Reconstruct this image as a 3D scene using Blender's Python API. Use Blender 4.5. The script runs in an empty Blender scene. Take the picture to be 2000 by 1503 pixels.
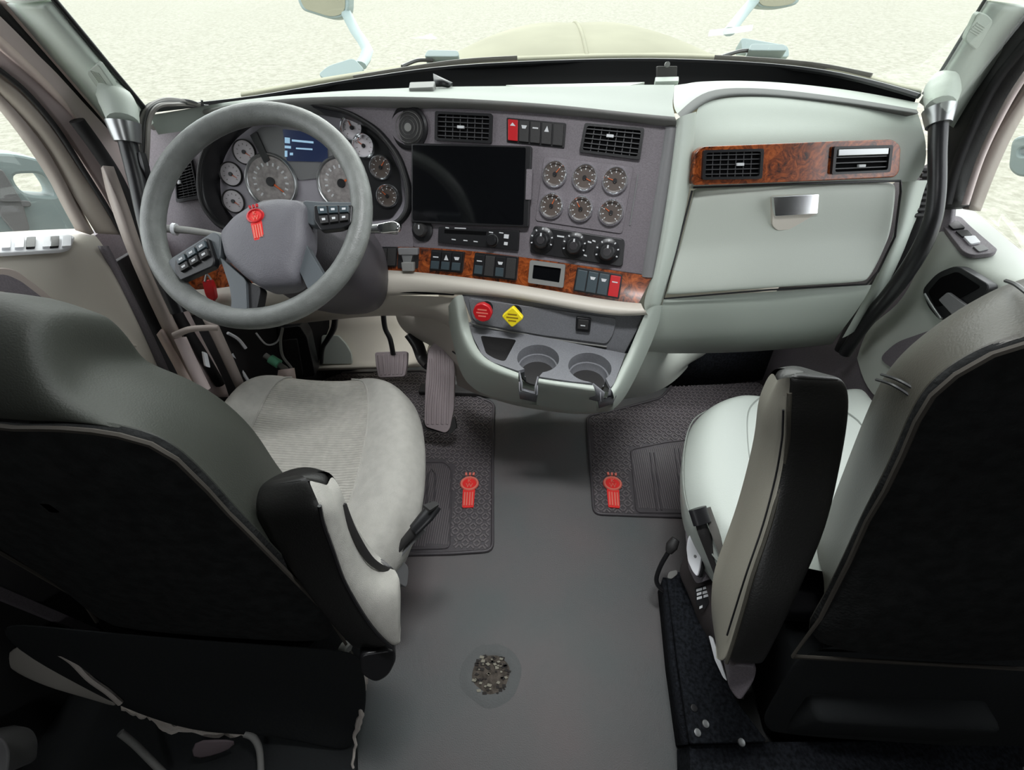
import bpy, bmesh, math, random
from mathutils import Vector as V, Matrix, noise
random.seed(4)
SC = bpy.context.scene
COL = SC.collection
# ------------------------------------------------------------------ camera, sky, sun, exposure
F = 830.0; TH = math.radians(45); PS = math.radians(3.5); RO = math.radians(0.9)
CP = V((-.06, 0, 1.5))
FW = V((-math.sin(PS)*math.cos(TH), math.cos(PS)*math.cos(TH), -math.sin(TH)))
_r0 = V((math.cos(PS), math.sin(PS), 0)); _u0 = _r0.cross(FW)
RT = _r0*math.cos(RO) - _u0*math.sin(RO); UP = _r0*math.sin(RO) + _u0*math.cos(RO)
cd = bpy.data.cameras.new('camera'); cam = bpy.data.objects.new('camera', cd); COL.objects.link(cam)
cd.sensor_width = 36; cd.lens = 36*F/2000; cd.clip_start = .02; cd.clip_end = 500
m = Matrix.Identity(4)
for i in range(3):
    m[i][0] = RT[i]; m[i][1] = UP[i]; m[i][2] = -FW[i]; m[i][3] = CP[i]
cam.matrix_world = m
SC.camera = cam
w = bpy.data.worlds.new('overcast_sky'); SC.world = w; w.use_nodes = True
w.node_tree.nodes['Background'].inputs[0].default_value = (.93, .97, 1, 1)
w.node_tree.nodes['Background'].inputs[1].default_value = 2.5
sd = bpy.data.lights.new('sun', 'SUN'); sd.energy = 2.1; sd.angle = math.radians(70); sd.color = (1, .98, .95)
sun = bpy.data.objects.new('sun', sd); COL.objects.link(sun)
sun.rotation_euler = V((.12, -.62, .78)).to_track_quat('Z', 'Y').to_euler() if False else V((-.1, .74, .62)).to_track_quat('Z', 'Y').to_euler()
def fill_light(name, loc, aim, sx, sy, watts, spread=150):
    l = bpy.data.lights.new(name, 'AREA'); l.shape = 'RECTANGLE'; l.size = sx; l.size_y = sy; l.energy = watts; l.color = (.97, .99, 1); l.spread = math.radians(spread)
    o = bpy.data.objects.new(name, l); COL.objects.link(o); o.location = loc; o.rotation_euler = (V(loc)-V(aim)).to_track_quat('Z', 'Y').to_euler()
fill_light('overhead_fill', (0, .62, 2.08), (0, .75, 0), .5, .12, 5, 100)  # added unseen fill light over the seats to brighten the floor
fill_light('footwell_fill_driver', (-.45, 1.37, .66), (-.40, 1.2, 0), .3, .08, 1.2)  # added fill light hidden under the dash to brighten the pedals
fill_light('footwell_fill_passenger', (.70, 1.32, .50), (.65, 1.2, 0), .3, .08, .8)  # added fill light for the passenger footwell, also hidden
fill_light('sleeper_fill', (0, -1.7, 1.95), (0, 0, .6), .4, .2, 4.0, 160)  # added fill behind the camera to lift the black seat backs
SC.view_settings.view_transform = 'Standard'; SC.view_settings.look = 'None'
SC.view_settings.gamma = 1; SC.view_settings.use_curve_mapping = False
SC.view_settings.exposure = 0.3
SC.cycles.use_denoising = True
SC.cycles.max_bounces = 8; SC.cycles.diffuse_bounces = 4; SC.cycles.transparent_max_bounces = 12
SC.cycles.sample_clamp_indirect = 6

# ------------------------------------------------------------------ helpers
def ray(u, v): return FW + RT*((u-1000)/F) + UP*((751.5-v)/F)
def onZ(u, v, z): d = ray(u, v); return CP + d*((z-CP.z)/d.z)
def onY(u, v, y): d = ray(u, v); return CP + d*((y-CP.y)/d.y)
def onX(u, v, x): d = ray(u, v); return CP + d*((x-CP.x)/d.x)
class Plane:
    def __init__(s, o, n):
        s.o = V(o); s.n = V(n).normalized()
        ex = V((0, 0, 1)).cross(s.n)
        s.ex = ex.normalized() if ex.length > 1e-4 else V((1, 0, 0))
        s.ey = s.n.cross(s.ex)
    def at(s, u, v, h=0):
        d = ray(u, v); o = s.o + s.n*h
        p = CP + d*((o-CP).dot(s.n)/d.dot(s.n)) - s.o
        return V((p.dot(s.ex), p.dot(s.ey)))
    def W(s, x, y, h=0): return s.o + s.ex*x + s.ey*y + s.n*h
    def P(s, u, v, h=0): q = s.at(u, v, h); return s.W(q.x, q.y, h)
    def pts(s, l, h=0): return [s.at(u, v, h) for u, v in l]
def tiltn(el, az): # normal facing back towards the seats, el up, az to +x
    el = math.radians(el); az = math.radians(az)
    return V((math.sin(az)*math.cos(el), -math.cos(az)*math.cos(el), math.sin(el)))

def lin(c): return tuple((x/255/12.92 if x <= 10 else ((x/255+.055)/1.055)**2.4) for x in c) + (1,)
MATS = {}
def mat(name, col, rough=.5, metal=0, bump=0, bscale=200, var=0, vscale=6, col2=None, spec=.5, coat=0, stretch=None, emit=None, wave=None):
    if name in MATS: return MATS[name]
    M = bpy.data.materials.new(name); M.use_nodes = True; MATS[name] = M
    nt = M.node_tree; b = nt.nodes['Principled BSDF']; N = nt.nodes.new; L = nt.links.new
    b.inputs['Base Color'].default_value = lin(col); b.inputs['Roughness'].default_value = rough
    b.inputs['Metallic'].default_value = metal; b.inputs['Specular IOR Level'].default_value = spec
    b.inputs['Coat Weight'].default_value = coat
    M.diffuse_color = lin(col)
    tc = N('ShaderNodeTexCoord'); mp = N('ShaderNodeMapping'); L(tc.outputs['Object'], mp.inputs[0])
    if stretch: mp.inputs['Scale'].default_value = stretch
    if var or col2:
        n = N('ShaderNodeTexNoise'); n.inputs['Scale'].default_value = vscale; n.inputs['Detail'].default_value = 5
        L(mp.outputs[0], n.inputs['Vector'])
        r = N('ShaderNodeValToRGB'); L(n.outputs[0], r.inputs[0])
        r.color_ramp.elements[0].position = .35; r.color_ramp.elements[1].position = .65
        r.color_ramp.elements[0].color = lin(tuple(max(0, c*(1-var)) for c in col)) if not col2 else lin(col)
        r.color_ramp.elements[1].color = lin(tuple(min(255, c*(1+var)) for c in col)) if not col2 else lin(col2)
        L(r.outputs[0], b.inputs['Base Color'])
    if bump:
        if wave:
            n2 = N('ShaderNodeTexWave'); n2.inputs['Scale'].default_value = wave; n2.inputs['Distortion'].default_value = 3
            n2.inputs['Detail'].default_value = 2; n2.bands_direction = 'Y'; n2.inputs['Detail Scale'].default_value = .6
        else:
            n2 = N('ShaderNodeTexNoise'); n2.inputs['Scale'].default_value = bscale; n2.inputs['Detail'].default_value = 3
        L(mp.outputs[0], n2.inputs['Vector'])
        bp = N('ShaderNodeBump'); bp.inputs['Strength'].default_value = bump; bp.inputs['Distance'].default_value = .002
        L(n2.outputs[0], bp.inputs['Height']); L(bp.outputs[0], b.inputs['Normal'])
    if emit:
        b.inputs['Emission Color'].default_value = lin(emit[0]); b.inputs['Emission Strength'].default_value = emit[1]
    return M
mint = mat('pale_mint_plastic', (178, 186, 177), .5, bump=.12, bscale=500)
mint2 = mat('pale_mint_vinyl', (184, 190, 181), .55, bump=.1, bscale=400)
beige = mat('warm_lit_plastic', (196, 190, 179), .5, bump=.1, bscale=400)  # same plastic as the mint, with warm light put into its colour
cream = mat('cream_firewall', (222, 215, 200), .6, bump=.1)
darkgrey = mat('dark_grey_plastic', (112, 106, 111), .5, bump=.35, bscale=450, var=.06, vscale=300)
midgrey = mat('grey_soft_plastic', (118, 118, 119), .45, bump=.25, bscale=450)
tray_g = mat('console_grey', (118, 119, 123), .45, bump=.3, bscale=450, var=.05, vscale=300)
lip_g = mat('grey_padded_lip', (130, 130, 127), .6, bump=.2, bscale=400)
black = mat('black_plastic', (28, 28, 30), .4, bump=.1)
blackm = mat('matt_black', (7, 7, 8), .9, spec=.1)
softblk = mat('soft_black_rubber', (44, 43, 43), .6, bump=.2, bscale=300)
gloss = mat('glossy_black_screen', (14, 15, 17), .09, spec=.6)
chrome = mat('chrome', (235, 236, 238), .12, metal=1)
satin = mat('satin_metal', (170, 172, 172), .32, metal=.9)
red = mat('red_plastic', (196, 26, 34), .35, coat=.3)
redm = mat('red_emblem', (240, 50, 48), .4)
redl = mat('pale_red_enamel', (238, 128, 112), .4)
yellow = mat('yellow_plastic', (250, 226, 40), .35)
white = mat('white_plastic', (235, 236, 240), .4)
whitep = mat('white_print', (210, 212, 214), .5)
dialw = mat('white_dial', (222, 216, 220), .5)
dialg = mat('grey_dial', (148, 142, 140), .5, var=.12, vscale=60)
diald = mat('dark_dial', (84, 74, 68), .4)
clus_g = mat('cluster_silver', (168, 164, 172), .45, bump=.1)
orange = mat('orange_needle', (214, 100, 44), .4)
floor_m = mat('worn_grey_vinyl', (92, 97, 97), .5, bump=.6, bscale=350, col2=(106, 99, 99), vscale=2.5)
rubber = mat('black_rubber_mat', (78, 74, 77), .38, bump=.2, bscale=300)
pedal_m = mat('grey_pedal_rubber', (160, 148, 150), .5, bump=.3)
fabric = mat('light_grey_fabric', (184, 182, 175), .9, bump=.8, bscale=900, var=.025, vscale=40)
fabstr = mat('corrugated_grey_fabric', (180, 177, 169), .9, bump=1.0, wave=38, var=.035, vscale=50)
leather_w = mat('white_leather', (196, 203, 196), .42, bump=.15, bscale=300)
leather_t = mat('taupe_leather', (64, 62, 55), .45, bump=.2, bscale=350)
leather_s = mat('stone_leather', (140, 137, 126), .5, bump=.15, bscale=350)
leather_b = mat('black_leather', (26, 26, 25), .42, bump=.2, bscale=300)
mat('back_piping', (64, 60, 54), .8)
back_l = mat('olive_grey_vinyl', (50, 53, 47), .6, bump=.3, bscale=400)
fuzz = mat('worn_black_back_cloth', (40, 41, 41), .95, bump=1.0, bscale=160, var=.12, vscale=40, spec=.1)
skirtm = mat('black_skirt_cloth', (44, 46, 47), .95, bump=.6, bscale=120, spec=.1)
foam = mat('torn_pale_foam', (196, 188, 180), .9, bump=1, bscale=150)
carpet = mat('dark_carpet', (30, 32, 36), .95, bump=1, bscale=300, var=.3, vscale=120, spec=.1)
jamb = mat('taupe_door_jamb', (172, 160, 153), .5)
jamb2 = mat('purple_grey_seal', (206, 190, 188), .6)
seal = mat('black_door_seal', (24, 22, 24), .7)
pinkt = mat('pinkish_trim', (226, 206, 198), .5)
tan = mat('tan_frame', (168, 158, 148), .5)
hoodm = mat('beige_hood_paint', (148, 146, 129), .85, var=.03, vscale=3, spec=.05)
bluegrey = mat('pale_blue_grey_plastic', (142, 156, 156), .5)
darkcloth = mat('dark_sleeper_trim', (30, 30, 31), .9)
teal = mat('mint_green_plastic', (110, 190, 150), .4)
wire = mat('grey_cable_sleeve', (110, 106, 102), .5)
greenblk = mat('dark_green_carpet', (34, 44, 38), .95)
lens_g = mat('gauge_glass_dark', (60, 58, 60), .15)
# burl wood
def burlmat():
    M = bpy.data.materials.new('burl_wood'); M.use_nodes = True; nt = M.node_tree; b = nt.nodes['Principled BSDF']; N = nt.nodes.new; L = nt.links.new
    tc = N('ShaderNodeTexCoord'); n = N('ShaderNodeTexNoise'); n.inputs['Scale'].default_value = 28; n.inputs['Detail'].default_value = 8
    n.inputs['Roughness'].default_value = .7; n.inputs['Distortion'].default_value = 1.8; L(tc.outputs['Object'], n.inputs[0])
    r = N('ShaderNodeValToRGB'); L(n.outputs[0], r.inputs[0]); e = r.color_ramp.elements
    e[0].position = .36; e[0].color = lin((44, 22, 14)); e[1].position = .72; e[1].color = lin((196, 110, 52))
    x = e.new(.48); x.color = lin((122, 58, 26)); x = e.new(.58); x.color = lin((164, 82, 36))
    L(r.outputs[0], b.inputs['Base Color']); b.inputs['Roughness'].default_value = .25; b.inputs['Coat Weight'].default_value = .5; b.inputs['Coat Roughness'].default_value = .12
    return M
burl = burlmat()
def groundmat():
    M = bpy.data.materials.new('pale_gravel'); M.use_nodes = True; nt = M.node_tree; b = nt.nodes['Principled BSDF']; N = nt.nodes.new; L = nt.links.new
    tc = N('ShaderNodeTexCoord'); n = N('ShaderNodeTexNoise'); n.inputs['Scale'].default_value = 4.5; n.inputs['Detail'].default_value = 3; n.inputs['Roughness'].default_value = .8
    L(tc.outputs['Object'], n.inputs[0])
    r = N('ShaderNodeValToRGB'); L(n.outputs[0], r.inputs[0]); e = r.color_ramp.elements
    e[0].position = .38; e[0].color = (.235, .226, .185, 1); e[1].position = .6; e[1].color = (.325, .316, .27, 1)
    L(r.outputs[0], b.inputs['Base Color']); b.inputs['Roughness'].default_value = .95; b.inputs['Specular IOR Level'].default_value = .1
    return M
def glassmat(name, tint, f=.07):
    M = bpy.data.materials.new(name); M.use_nodes = True; nt = M.node_tree; nt.nodes.clear(); N = nt.nodes.new; L = nt.links.new
    t = N('ShaderNodeBsdfTransparent'); t.inputs[0].default_value = tint; g = N('ShaderNodeBsdfGlossy'); g.inputs['Roughness'].default_value = .02
    mx = N('ShaderNodeMixShader'); mx.inputs[0].default_value = f; o = N('ShaderNodeOutputMaterial')
    L(t.outputs[0], mx.inputs[1]); L(g.outputs[0], mx.inputs[2]); L(mx.outputs[0], o.inputs[0]); return M
glass = glassmat('window_glass', (.97, .99, .97, 1), .04)

# ------------------------------------------------------------------ objects
WL = {}
def wloc(o): return WL.get(o.name, V((0, 0, 0))) if o else V((0, 0, 0))
def reg(o, parent, world):
    COL.objects.link(o)
    if parent: o.parent = parent
    o.location = world - wloc(parent); WL[o.name] = V(world); return o
def thing(name, label, cat, loc, group=None):
    o = bpy.data.objects.new(name, None); o.empty_display_size = .05; reg(o, None, V(loc))
    o['label'] = label; o['category'] = cat
    if group: o['group'] = group
    return o
def root(name, loc):
    o = bpy.data.objects.new(name, None); o.empty_display_size = .05; return reg(o, None, V(loc))
def tag(o, label, cat, group=None):
    o['label'] = label; o['category'] = cat
    if group: o['group'] = group
    return o
def struct(o): o['kind'] = 'structure'; return o
def mk(name, vs, fs, M, parent=None, smooth=False, sub=0, bev=0, solid=0, seg=2, label=None, sang=None, soff=-1):
    vs = [V(v) for v in vs]
    lo = V((min(v[i] for v in vs) for i in range(3))); hi = V((max(v[i] for v in vs) for i in range(3))); c = (lo+hi)/2
    me = bpy.data.meshes.new(name); me.from_pydata([v-c for v in vs], [], fs)
    bm = bmesh.new(); bm.from_mesh(me); bmesh.ops.remove_doubles(bm, verts=bm.verts, dist=1e-6)
    bmesh.ops.recalc_face_normals(bm, faces=bm.faces) if not solid else None
    bm.to_mesh(me); bm.free()
    me.materials.append(M)
    o = bpy.data.objects.new(name, me); reg(o, parent, c)
    if label: o['label'] = label
    if solid:
        s = o.modifiers.new('s', 'SOLIDIFY'); s.thickness = solid; s.offset = soff
    if bev:
        b = o.modifiers.new('b', 'BEVEL'); b.width = bev; b.segments = seg; b.limit_method = 'ANGLE'; b.angle_limit = math.radians(35)
    if sub:
        s = o.modifiers.new('u', 'SUBSURF'); s.levels = sub; s.render_levels = sub; s.boundary_smooth = 'PRESERVE_CORNERS'
    if smooth or sub:
        me.polygons.foreach_set('use_smooth', [True]*len(me.polygons))
    elif bev:
        me.polygons.foreach_set('use_smooth', [True]*len(me.polygons))
        wn = o.modifiers.new('w', 'WEIGHTED_NORMAL'); wn.keep_sharp = False
    me.update(); return o
def grid(name, rows, M, parent=None, sub=2, solid=.01, close=False, caps=False, **k):
    n = len(rows[0]); vs = [p for r in rows for p in r]; fs = []
    for i in range(len(rows)-1):
        for j in range(n if close else n-1):
            a = i*n+j; b = i*n+(j+1) % n; fs.append((a, b, b+n, a+n))
    if caps: fs.append(tuple(range(n-1, -1, -1))); fs.append(tuple((len(rows)-1)*n+j for j in range(n)))
    return mk(name, vs, fs, M, parent, sub=sub, solid=solid, smooth=True, **k)
def rnd(pts, r, n=4):
    if r <= 0: return [V(p) for p in pts]
    out = []; N = len(pts); pts = [V(p) for p in pts]
    for i, p in enumerate(pts):
        a = pts[i-1]-p; b = pts[(i+1) % N]-p; d = min(r, a.length*.45, b.length*.45)
        A = p+a.normalized()*d; B = p+b.normalized()*d
        for k in range(n+1):
            t = k/n; out.append(A*(1-t)**2 + p*2*t*(1-t) + B*t*t)
    return out
def plate(name, pl, outer, h0, h1, M, parent=None, r=0, holes=(), bev=0, local=False, label=None, rh=None):
    """flat slab on a plane between heights h0<h1, outline in plane units (local) or sighted points"""
    O = rnd(outer if local else pl.pts(outer, h1), r)
    H = [rnd(h if local else pl.pts(h, h1), r if rh is None else rh) for h in holes]
    if not holes:
        n = len(O); vs = [pl.W(p.x, p.y, h0) for p in O]+[pl.W(p.x, p.y, h1) for p in O]
        fs = [tuple(range(n-1, -1, -1)), tuple(range(n, 2*n))]+[(i, (i+1) % n, n+(i+1) % n, n+i) for i in range(n)]
        return mk(name, vs, fs, M, parent, bev=bev, label=label)
    cu = bpy.data.curves.new(name, 'CURVE'); cu.dimensions = '2D'; cu.fill_mode = 'BOTH'
    cu.extrude = (h1-h0)/2-bev; cu.bevel_depth = bev; cu.offset = -bev; cu.bevel_resolution = 1
    for P in [O]+H:
        s = cu.splines.new('POLY'); s.points.add(len(P)-1)
        for q, p in zip(s.points, P): q.co = (p.x, p.y, 0, 1)
        s.use_cyclic_u = True
    t = bpy.data.objects.new(name, cu); me0 = bpy.data.meshes.new_from_object(t)
    vs = [pl.W(v.co.x, v.co.y, (h0+h1)/2+v.co.z) for v in me0.vertices]; fs = [tuple(p.vertices) for p in me0.polygons]
    bpy.data.objects.remove(t); bpy.data.curves.remove(cu); bpy.data.meshes.remove(me0)
    return mk(name, vs, fs, M, parent, label=label)
def lathe(name, pl, c, prof, M, parent=None, seg=32, smooth=True, label=None, sy=1.0):
    vs = []; fs = []
    for r, h in prof:
        for k in range(seg):
            a = 2*math.pi*k/seg; vs.append(pl.W(c[0]+r*math.cos(a), c[1]+sy*r*math.sin(a), h))
    for i in range(len(prof)-1):
        for k in range(seg):
            a = i*seg+k; b = i*seg+(k+1) % seg; fs.append((a, b, b+seg, a+seg))
    o = mk(name, vs, fs, M, parent, smooth=False, label=label)
    if smooth:
        me = o.data; me.polygons.foreach_set('use_smooth', [True]*len(me.polygons))
        e = o.modifiers.new('e', 'EDGE_SPLIT'); e.split_angle = math.radians(40)
    return o
def disc(name, pl, c, r, h0, h1, M, parent=None, seg=28, label=None):
    return lathe(name, pl, c, [(0, h0), (r, h0), (r, h1-.0006), (r-.0006, h1), (0, h1)], M, parent, seg, label=label)
def smoothpath(P, n=6):
    P = [V(p) for p in P]; out = []
    for i in range(len(P)-1):
        a = P[max(i-1, 0)]; b = P[i]; c = P[i+1]; d = P[min(i+2, len(P)-1)]
        for k in range(n):
            t = k/n; out.append(.5*((2*b)+(c-a)*t+(2*a-5*b+4*c-d)*t*t+(3*b-a-3*c+d)*t**3))
    out.append(P[-1]); return out
def tubeverts(P, rad, seg=10, closed=False, flat=1.0, ref=None):
    n = len(P); vs = []; fs = []; up = V(ref) if ref else V((0, 0, 1))
    for i, p in enumerate(P):
        t = (P[(i+1) % n]-P[i-1]) if closed else (P[min(i+1, n-1)]-P[max(i-1, 0)])
        t.normalize(); s = t.cross(up)
        if s.length < 1e-3: s = t.cross(V((1, 0, 0)))
        s.normalize(); q = s.cross(t); up = q if not ref else up
        r = rad[min(i*len(rad)//n, len(rad)-1)] if isinstance(rad, (list, tuple)) else rad
        if isinstance(rad, (list, tuple)) and len(rad) > 1:
            x = i/(n-1)*(len(rad)-1); k = min(int(x), len(rad)-2); r = rad[k]*(1-(x-k))+rad[k+1]*(x-k)
        for k in range(seg):
            a = 2*math.pi*k/seg; vs.append(p+s*r*math.cos(a)+q*r*flat*math.sin(a))
    for i in range(n if closed else n-1):
        for k in range(seg):
            a = i*seg+k; b = i*seg+(k+1) % seg; c = ((i+1) % n)*seg; fs.append((a, b, c+(k+1) % seg, c+k))
    if not closed: fs += [tuple(range(seg-1, -1, -1)), tuple((n-1)*seg+k for k in range(seg))]
    return vs, fs
def tube(name, P, rad, M, parent=None, seg=10, sm=6, closed=False, flat=1.0, ref=None, label=None):
    if sm and not closed: P = smoothpath(P, sm)
    vs, fs = tubeverts([V(p) for p in P], rad, seg, closed, flat, ref)
    o = mk(name, vs, fs, M, parent, smooth=True, label=label)
    e = o.modifiers.new('e', 'EDGE_SPLIT'); e.split_angle = math.radians(50); return o
def box(name, lo, hi, M, parent=None, bev=0, label=None):
    x0, y0, z0 = lo; x1, y1, z1 = hi
    vs = [(x0, y0, z0), (x1, y0, z0), (x1, y1, z0), (x0, y1, z0), (x0, y0, z1), (x1, y0, z1), (x1, y1, z1), (x0, y1, z1)]
    return mk(name, vs, [(3, 2, 1, 0), (4, 5, 6, 7), (0, 1, 5, 4), (1, 2, 6, 5), (2, 3, 7, 6), (3, 0, 4, 7)], M, parent, bev=bev, label=label)
def multi(name, pl, polys, h0, h1, M, parent=None, label=None, kind=None, local=True):
    vs = []; fs = []
    for P in polys:
        P = [V(p) for p in (P if local else pl.pts(P, h1))]; b = len(vs); n = len(P)
        vs += [pl.W(p.x, p.y, h0) for p in P]+[pl.W(p.x, p.y, h1) for p in P]
        fs += [tuple(b+n+i for i in range(n))]+[(b+i, b+(i+1) % n, b+n+(i+1) % n, b+n+i) for i in range(n)]
    o = mk(name, vs, fs, M, parent, label=label)
    if kind: o['kind'] = kind
    return o
def text(name, pl, s, c, size, h, M, parent=None, rot=0, th=.0006):
    cu = bpy.data.curves.new(name, 'FONT'); cu.body = s; cu.size = size; cu.align_x = 'CENTER'; cu.align_y = 'CENTER'; cu.extrude = th; cu.resolution_u = 3
    t = bpy.data.objects.new(name, cu); me = bpy.data.meshes.new_from_object(t)
    ca, sa = math.cos(rot), math.sin(rot)
    vs = [pl.W(c[0]+v.co.x*ca-v.co.y*sa, c[1]+v.co.x*sa+v.co.y*ca, h+v.co.z) for v in me.vertices]; fs = [tuple(p.vertices) for p in me.polygons]
    bpy.data.objects.remove(t); bpy.data.curves.remove(cu); bpy.data.meshes.remove(me)
    return mk(name, vs, fs, M, parent)
def ribbon(name, A, B, XA, XB, M, parent=None, solid=.02, sm=4, soff=-1):
    """band between two sighted edge lines lying in planes x=XA and x=XB"""
    n = max(len(A), len(B))
    def rs(L):
        L = smoothpath([V((a, b, 0)) for a, b in L], 8); return [L[round(i*(len(L)-1)/(n*sm))] for i in range(n*sm+1)]
    a = [onX(p.x, p.y, XA) for p in rs(A)]; b = [onX(p.x, p.y, XB) for p in rs(B)]
    return grid(name, [a, b], M, parent, sub=0, solid=solid, soff=soff)
def quadpt(Q, s, t): # Q: tl,tr,br,bl
    return (Q[0]*(1-s)+Q[1]*s)*(1-t)+(Q[3]*(1-s)+Q[2]*s)*t
def rectq(Q, s0, s1, t0, t1): return [quadpt(Q, s0, t0), quadpt(Q, s1, t0), quadpt(Q, s1, t1), quadpt(Q, s0, t1)]
def tb(t, bt=.0): return t

# ------------------------------------------------------------------ planes of the cab
PC = None
p1, p2, p3 = onZ(730, 500, .82), onZ(1265, 565, .82), onZ(1060, 228, 1.2)
nC = (p2-p1).cross(p3-p1); nC = nC if nC.y < 0 else -nC
PC = Plane(onY(808, 400, (lambda: (CP + ray(808, 400)*((p1-CP).dot(nC)/ray(808, 400).dot(nC))).y)()), nC)
PD = Plane(PC.o, tiltn(math.degrees(math.asin(PC.n.z)), 3))
PFL = Plane((0, 0, 0), (0, 0, 1))
PLG = Plane(onY(1560, 320, 1.29), tiltn(16, 7))      # passenger vents face
PGL = Plane(onY(1560, 420, 1.245), tiltn(16, 7))     # glovebox
PK = Plane(onY(1050, 600, 1.10), tiltn(12, -6))       # brake knob panel
PT = Plane((0, .95, .63), (0, 0, 1))                  # cup holder tray

# ------------------------------------------------------------------ structure
fl = struct(mk('floor', [(-1.35, -2.6, -.04), (1.35, -2.6, -.04), (1.35, 1.75, -.04), (-1.35, 1.75, -.04), (-1.35, -2.6, 0), (1.35, -2.6, 0), (1.35, 1.75, 0), (-1.35, 1.75, 0)],
   [(3, 2, 1, 0), (4, 5, 6, 7), (0, 1, 5, 4), (1, 2, 6, 5), (2, 3, 7, 6), (3, 0, 4, 7)], floor_m))
struct(box('ceiling', (-1.35, -2.6, 2.12), (1.35, 1.0, 2.2), darkcloth))
struct(box('wall_back', (-1.35, -2.66, 0), (1.35, -2.6, 2.2), darkcloth))
struct(box('wall_left', (-1.42, -2.6, -.04), (-1.35, .3, 2.2), darkcloth))
struct(box('wall_right', (1.35, -2.6, -.04), (1.42, .3, 2.2), darkcloth))
struct(box('wall_front', (-1.35, 1.75, -.3), (1.35, 1.8, 1.0), cream))
tag(mk('gravel_ground', [(-150, -150, -1.45), (150, -150, -1.45), (150, 150, -1.45), (-150, 150, -1.45), (-150, -150, -1.6), (150, -150, -1.6), (150, 150, -1.6), (-150, 150, -1.6)],
   [(0, 1, 2, 3), (7, 6, 5, 4), (4, 5, 1, 0), (5, 6, 2, 1), (6, 7, 3, 2), (7, 4, 0, 3)], groundmat()), 'pale cream gravel lot seen through all the cab windows', 'ground')['kind'] = 'structure'

# windshield: base arc to header
base = [(205, 240, 1.16), (285, 215, 1.27), (500, 190, 1.5), (700, 156, 1.68), (900, 130, 1.78), (1180, 118, 1.84), (1400, 121, 1.80), (1600, 139, 1.66), (1790, 186, 1.40), (1850, 222, 1.26)]
bp = smoothpath([onY(u, v, y) for u, v, y in base], 5)
def topof(p): return V((p.x*1.0, 1.0+(p.y-1.3)*.5, 2.12))
wn = struct(grid('window_1', [bp, [p.lerp(topof(p), .5)+V((0, .03, 0)) for p in bp], [topof(p) for p in bp]], glass, None, sub=0, solid=.004))
tube('rubber_edge', [p+V((0, -.01, 0)) for p in bp[5:-5]], .007, black, wn, sm=0, seg=6)

skb = tag(box('sky_blocker', (-1.1, 1.02, 2.0), (1.1, 1.62, 2.04), softblk, bev=.01), 'dark unseen slab added as a sky visor above the windshield', 'blocker')  # added out of view to cut the sky light on the deck
# A pillars and door surrounds
def poly(n, L, X): return [onX(a, b, X) for a, b in L]
pillar_m = mat('lightened_pillar_plastic', (222, 232, 222), .5)  # mint plastic lightened so its colour carries the pillar's brightness
wpl = struct(ribbon('trim_1', [(150, -60), (107, 0), (165, 70), (212, 127), (285, 215), (300, 240)][1:], [(35, -5), (70, 40), (112, 92), (165, 155), (222, 228), (240, 250)][0:], -1.06, -1.16, pillar_m, solid=.03))
tube('rubber_edge', [onX(a, b, -1.055) for a, b in [(100, -8), (165, 70), (212, 127), (250, 172), (284, 213)]], .006, black, wpl)
pk = ribbon('edge_strip', [(35, -5), (70, 40), (112, 92), (165, 155), (222, 228), (255, 290), (268, 330)], [(-5, -5), (35, 47), (78, 95), (140, 167), (205, 240), (240, 290), (258, 335)], -1.16, -1.19, pinkt, wpl, solid=.02)
struct(tube('trim_2', poly(0, [(-25, 0), (0, 25), (40, 65), (90, 120), (150, 188), (210, 258), (240, 300), (262, 345), (300, 440)], -1.185), .013, seal))
jb = struct(ribbon('trim_3', [(-25, 10), (0, 35), (60, 95), (100, 135), (155, 198), (215, 268), (250, 320), (275, 390), (310, 480), (360, 600), (420, 720), (440, 770)], [(-60, 80), (0, 135), (50, 178), (90, 225), (130, 280), (165, 335), (205, 400), (245, 470), (275, 530), (300, 607), (343, 693), (383, 770)], -1.19, -1.235, jamb2, solid=.03))
ribbon('pale_strip', [(-40, 40), (0, 76), (60, 131), (110, 182), (150, 228)], [(-40, 62), (0, 99), (60, 150), (110, 197), (150, 232)], -1.185, -1.19, pinkt, jb, solid=.012)
tube('rubber_edge', poly(0, [(-10, 130), (50, 179), (110, 250), (165, 335), (207, 402), (240, 460), (272, 528), (302, 607), (345, 693), (385, 772)], -1.2), .006, seal, jb)
tube('rubber_edge', poly(0, [(150, 235), (190, 290), (228, 350), (262, 425), (300, 510), (345, 610), (400, 700), (430, 750)], -1.165), .016, seal, jb)
# lower jamb: sill strip and dark step well
lj = struct(ribbon('trim_4', [(222, 325), (250, 400), (283, 496), (335, 613), (372, 690), (412, 770)], [(218, 330), (232, 400), (268, 500), (315, 613), (352, 690), (392, 775)], -1.10, -1.13, jamb, solid=.02))
ribbon('bright_strip', [(318, 640), (352, 700), (395, 778)], [(310, 650), (335, 700), (372, 778)], -1.12, -1.14, pinkt, lj, solid=.01)

# upper pillars, side rails and rear door posts up to the roof
for sx_, a_, X_ in ((-1, (70, -10), -1.11), (1, (1962, -12), 1.07)):
    p = onX(a_[0], a_[1], X_)
    struct(tube('trim_9' if sx_ < 0 else 'trim_10', [p+V((0, .0, .0)), p+V((0, -.06, .3)), V((sx_*1.15, 1.0, 2.1))], .055, pillar_m, seg=14, sm=2))
    struct(box('trim_11' if sx_ < 0 else 'trim_12', (min(sx_*1.22, sx_*1.32), .28, 1.93), (max(sx_*1.22, sx_*1.32), 1.05, 2.12), darkcloth, bev=.02))
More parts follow.
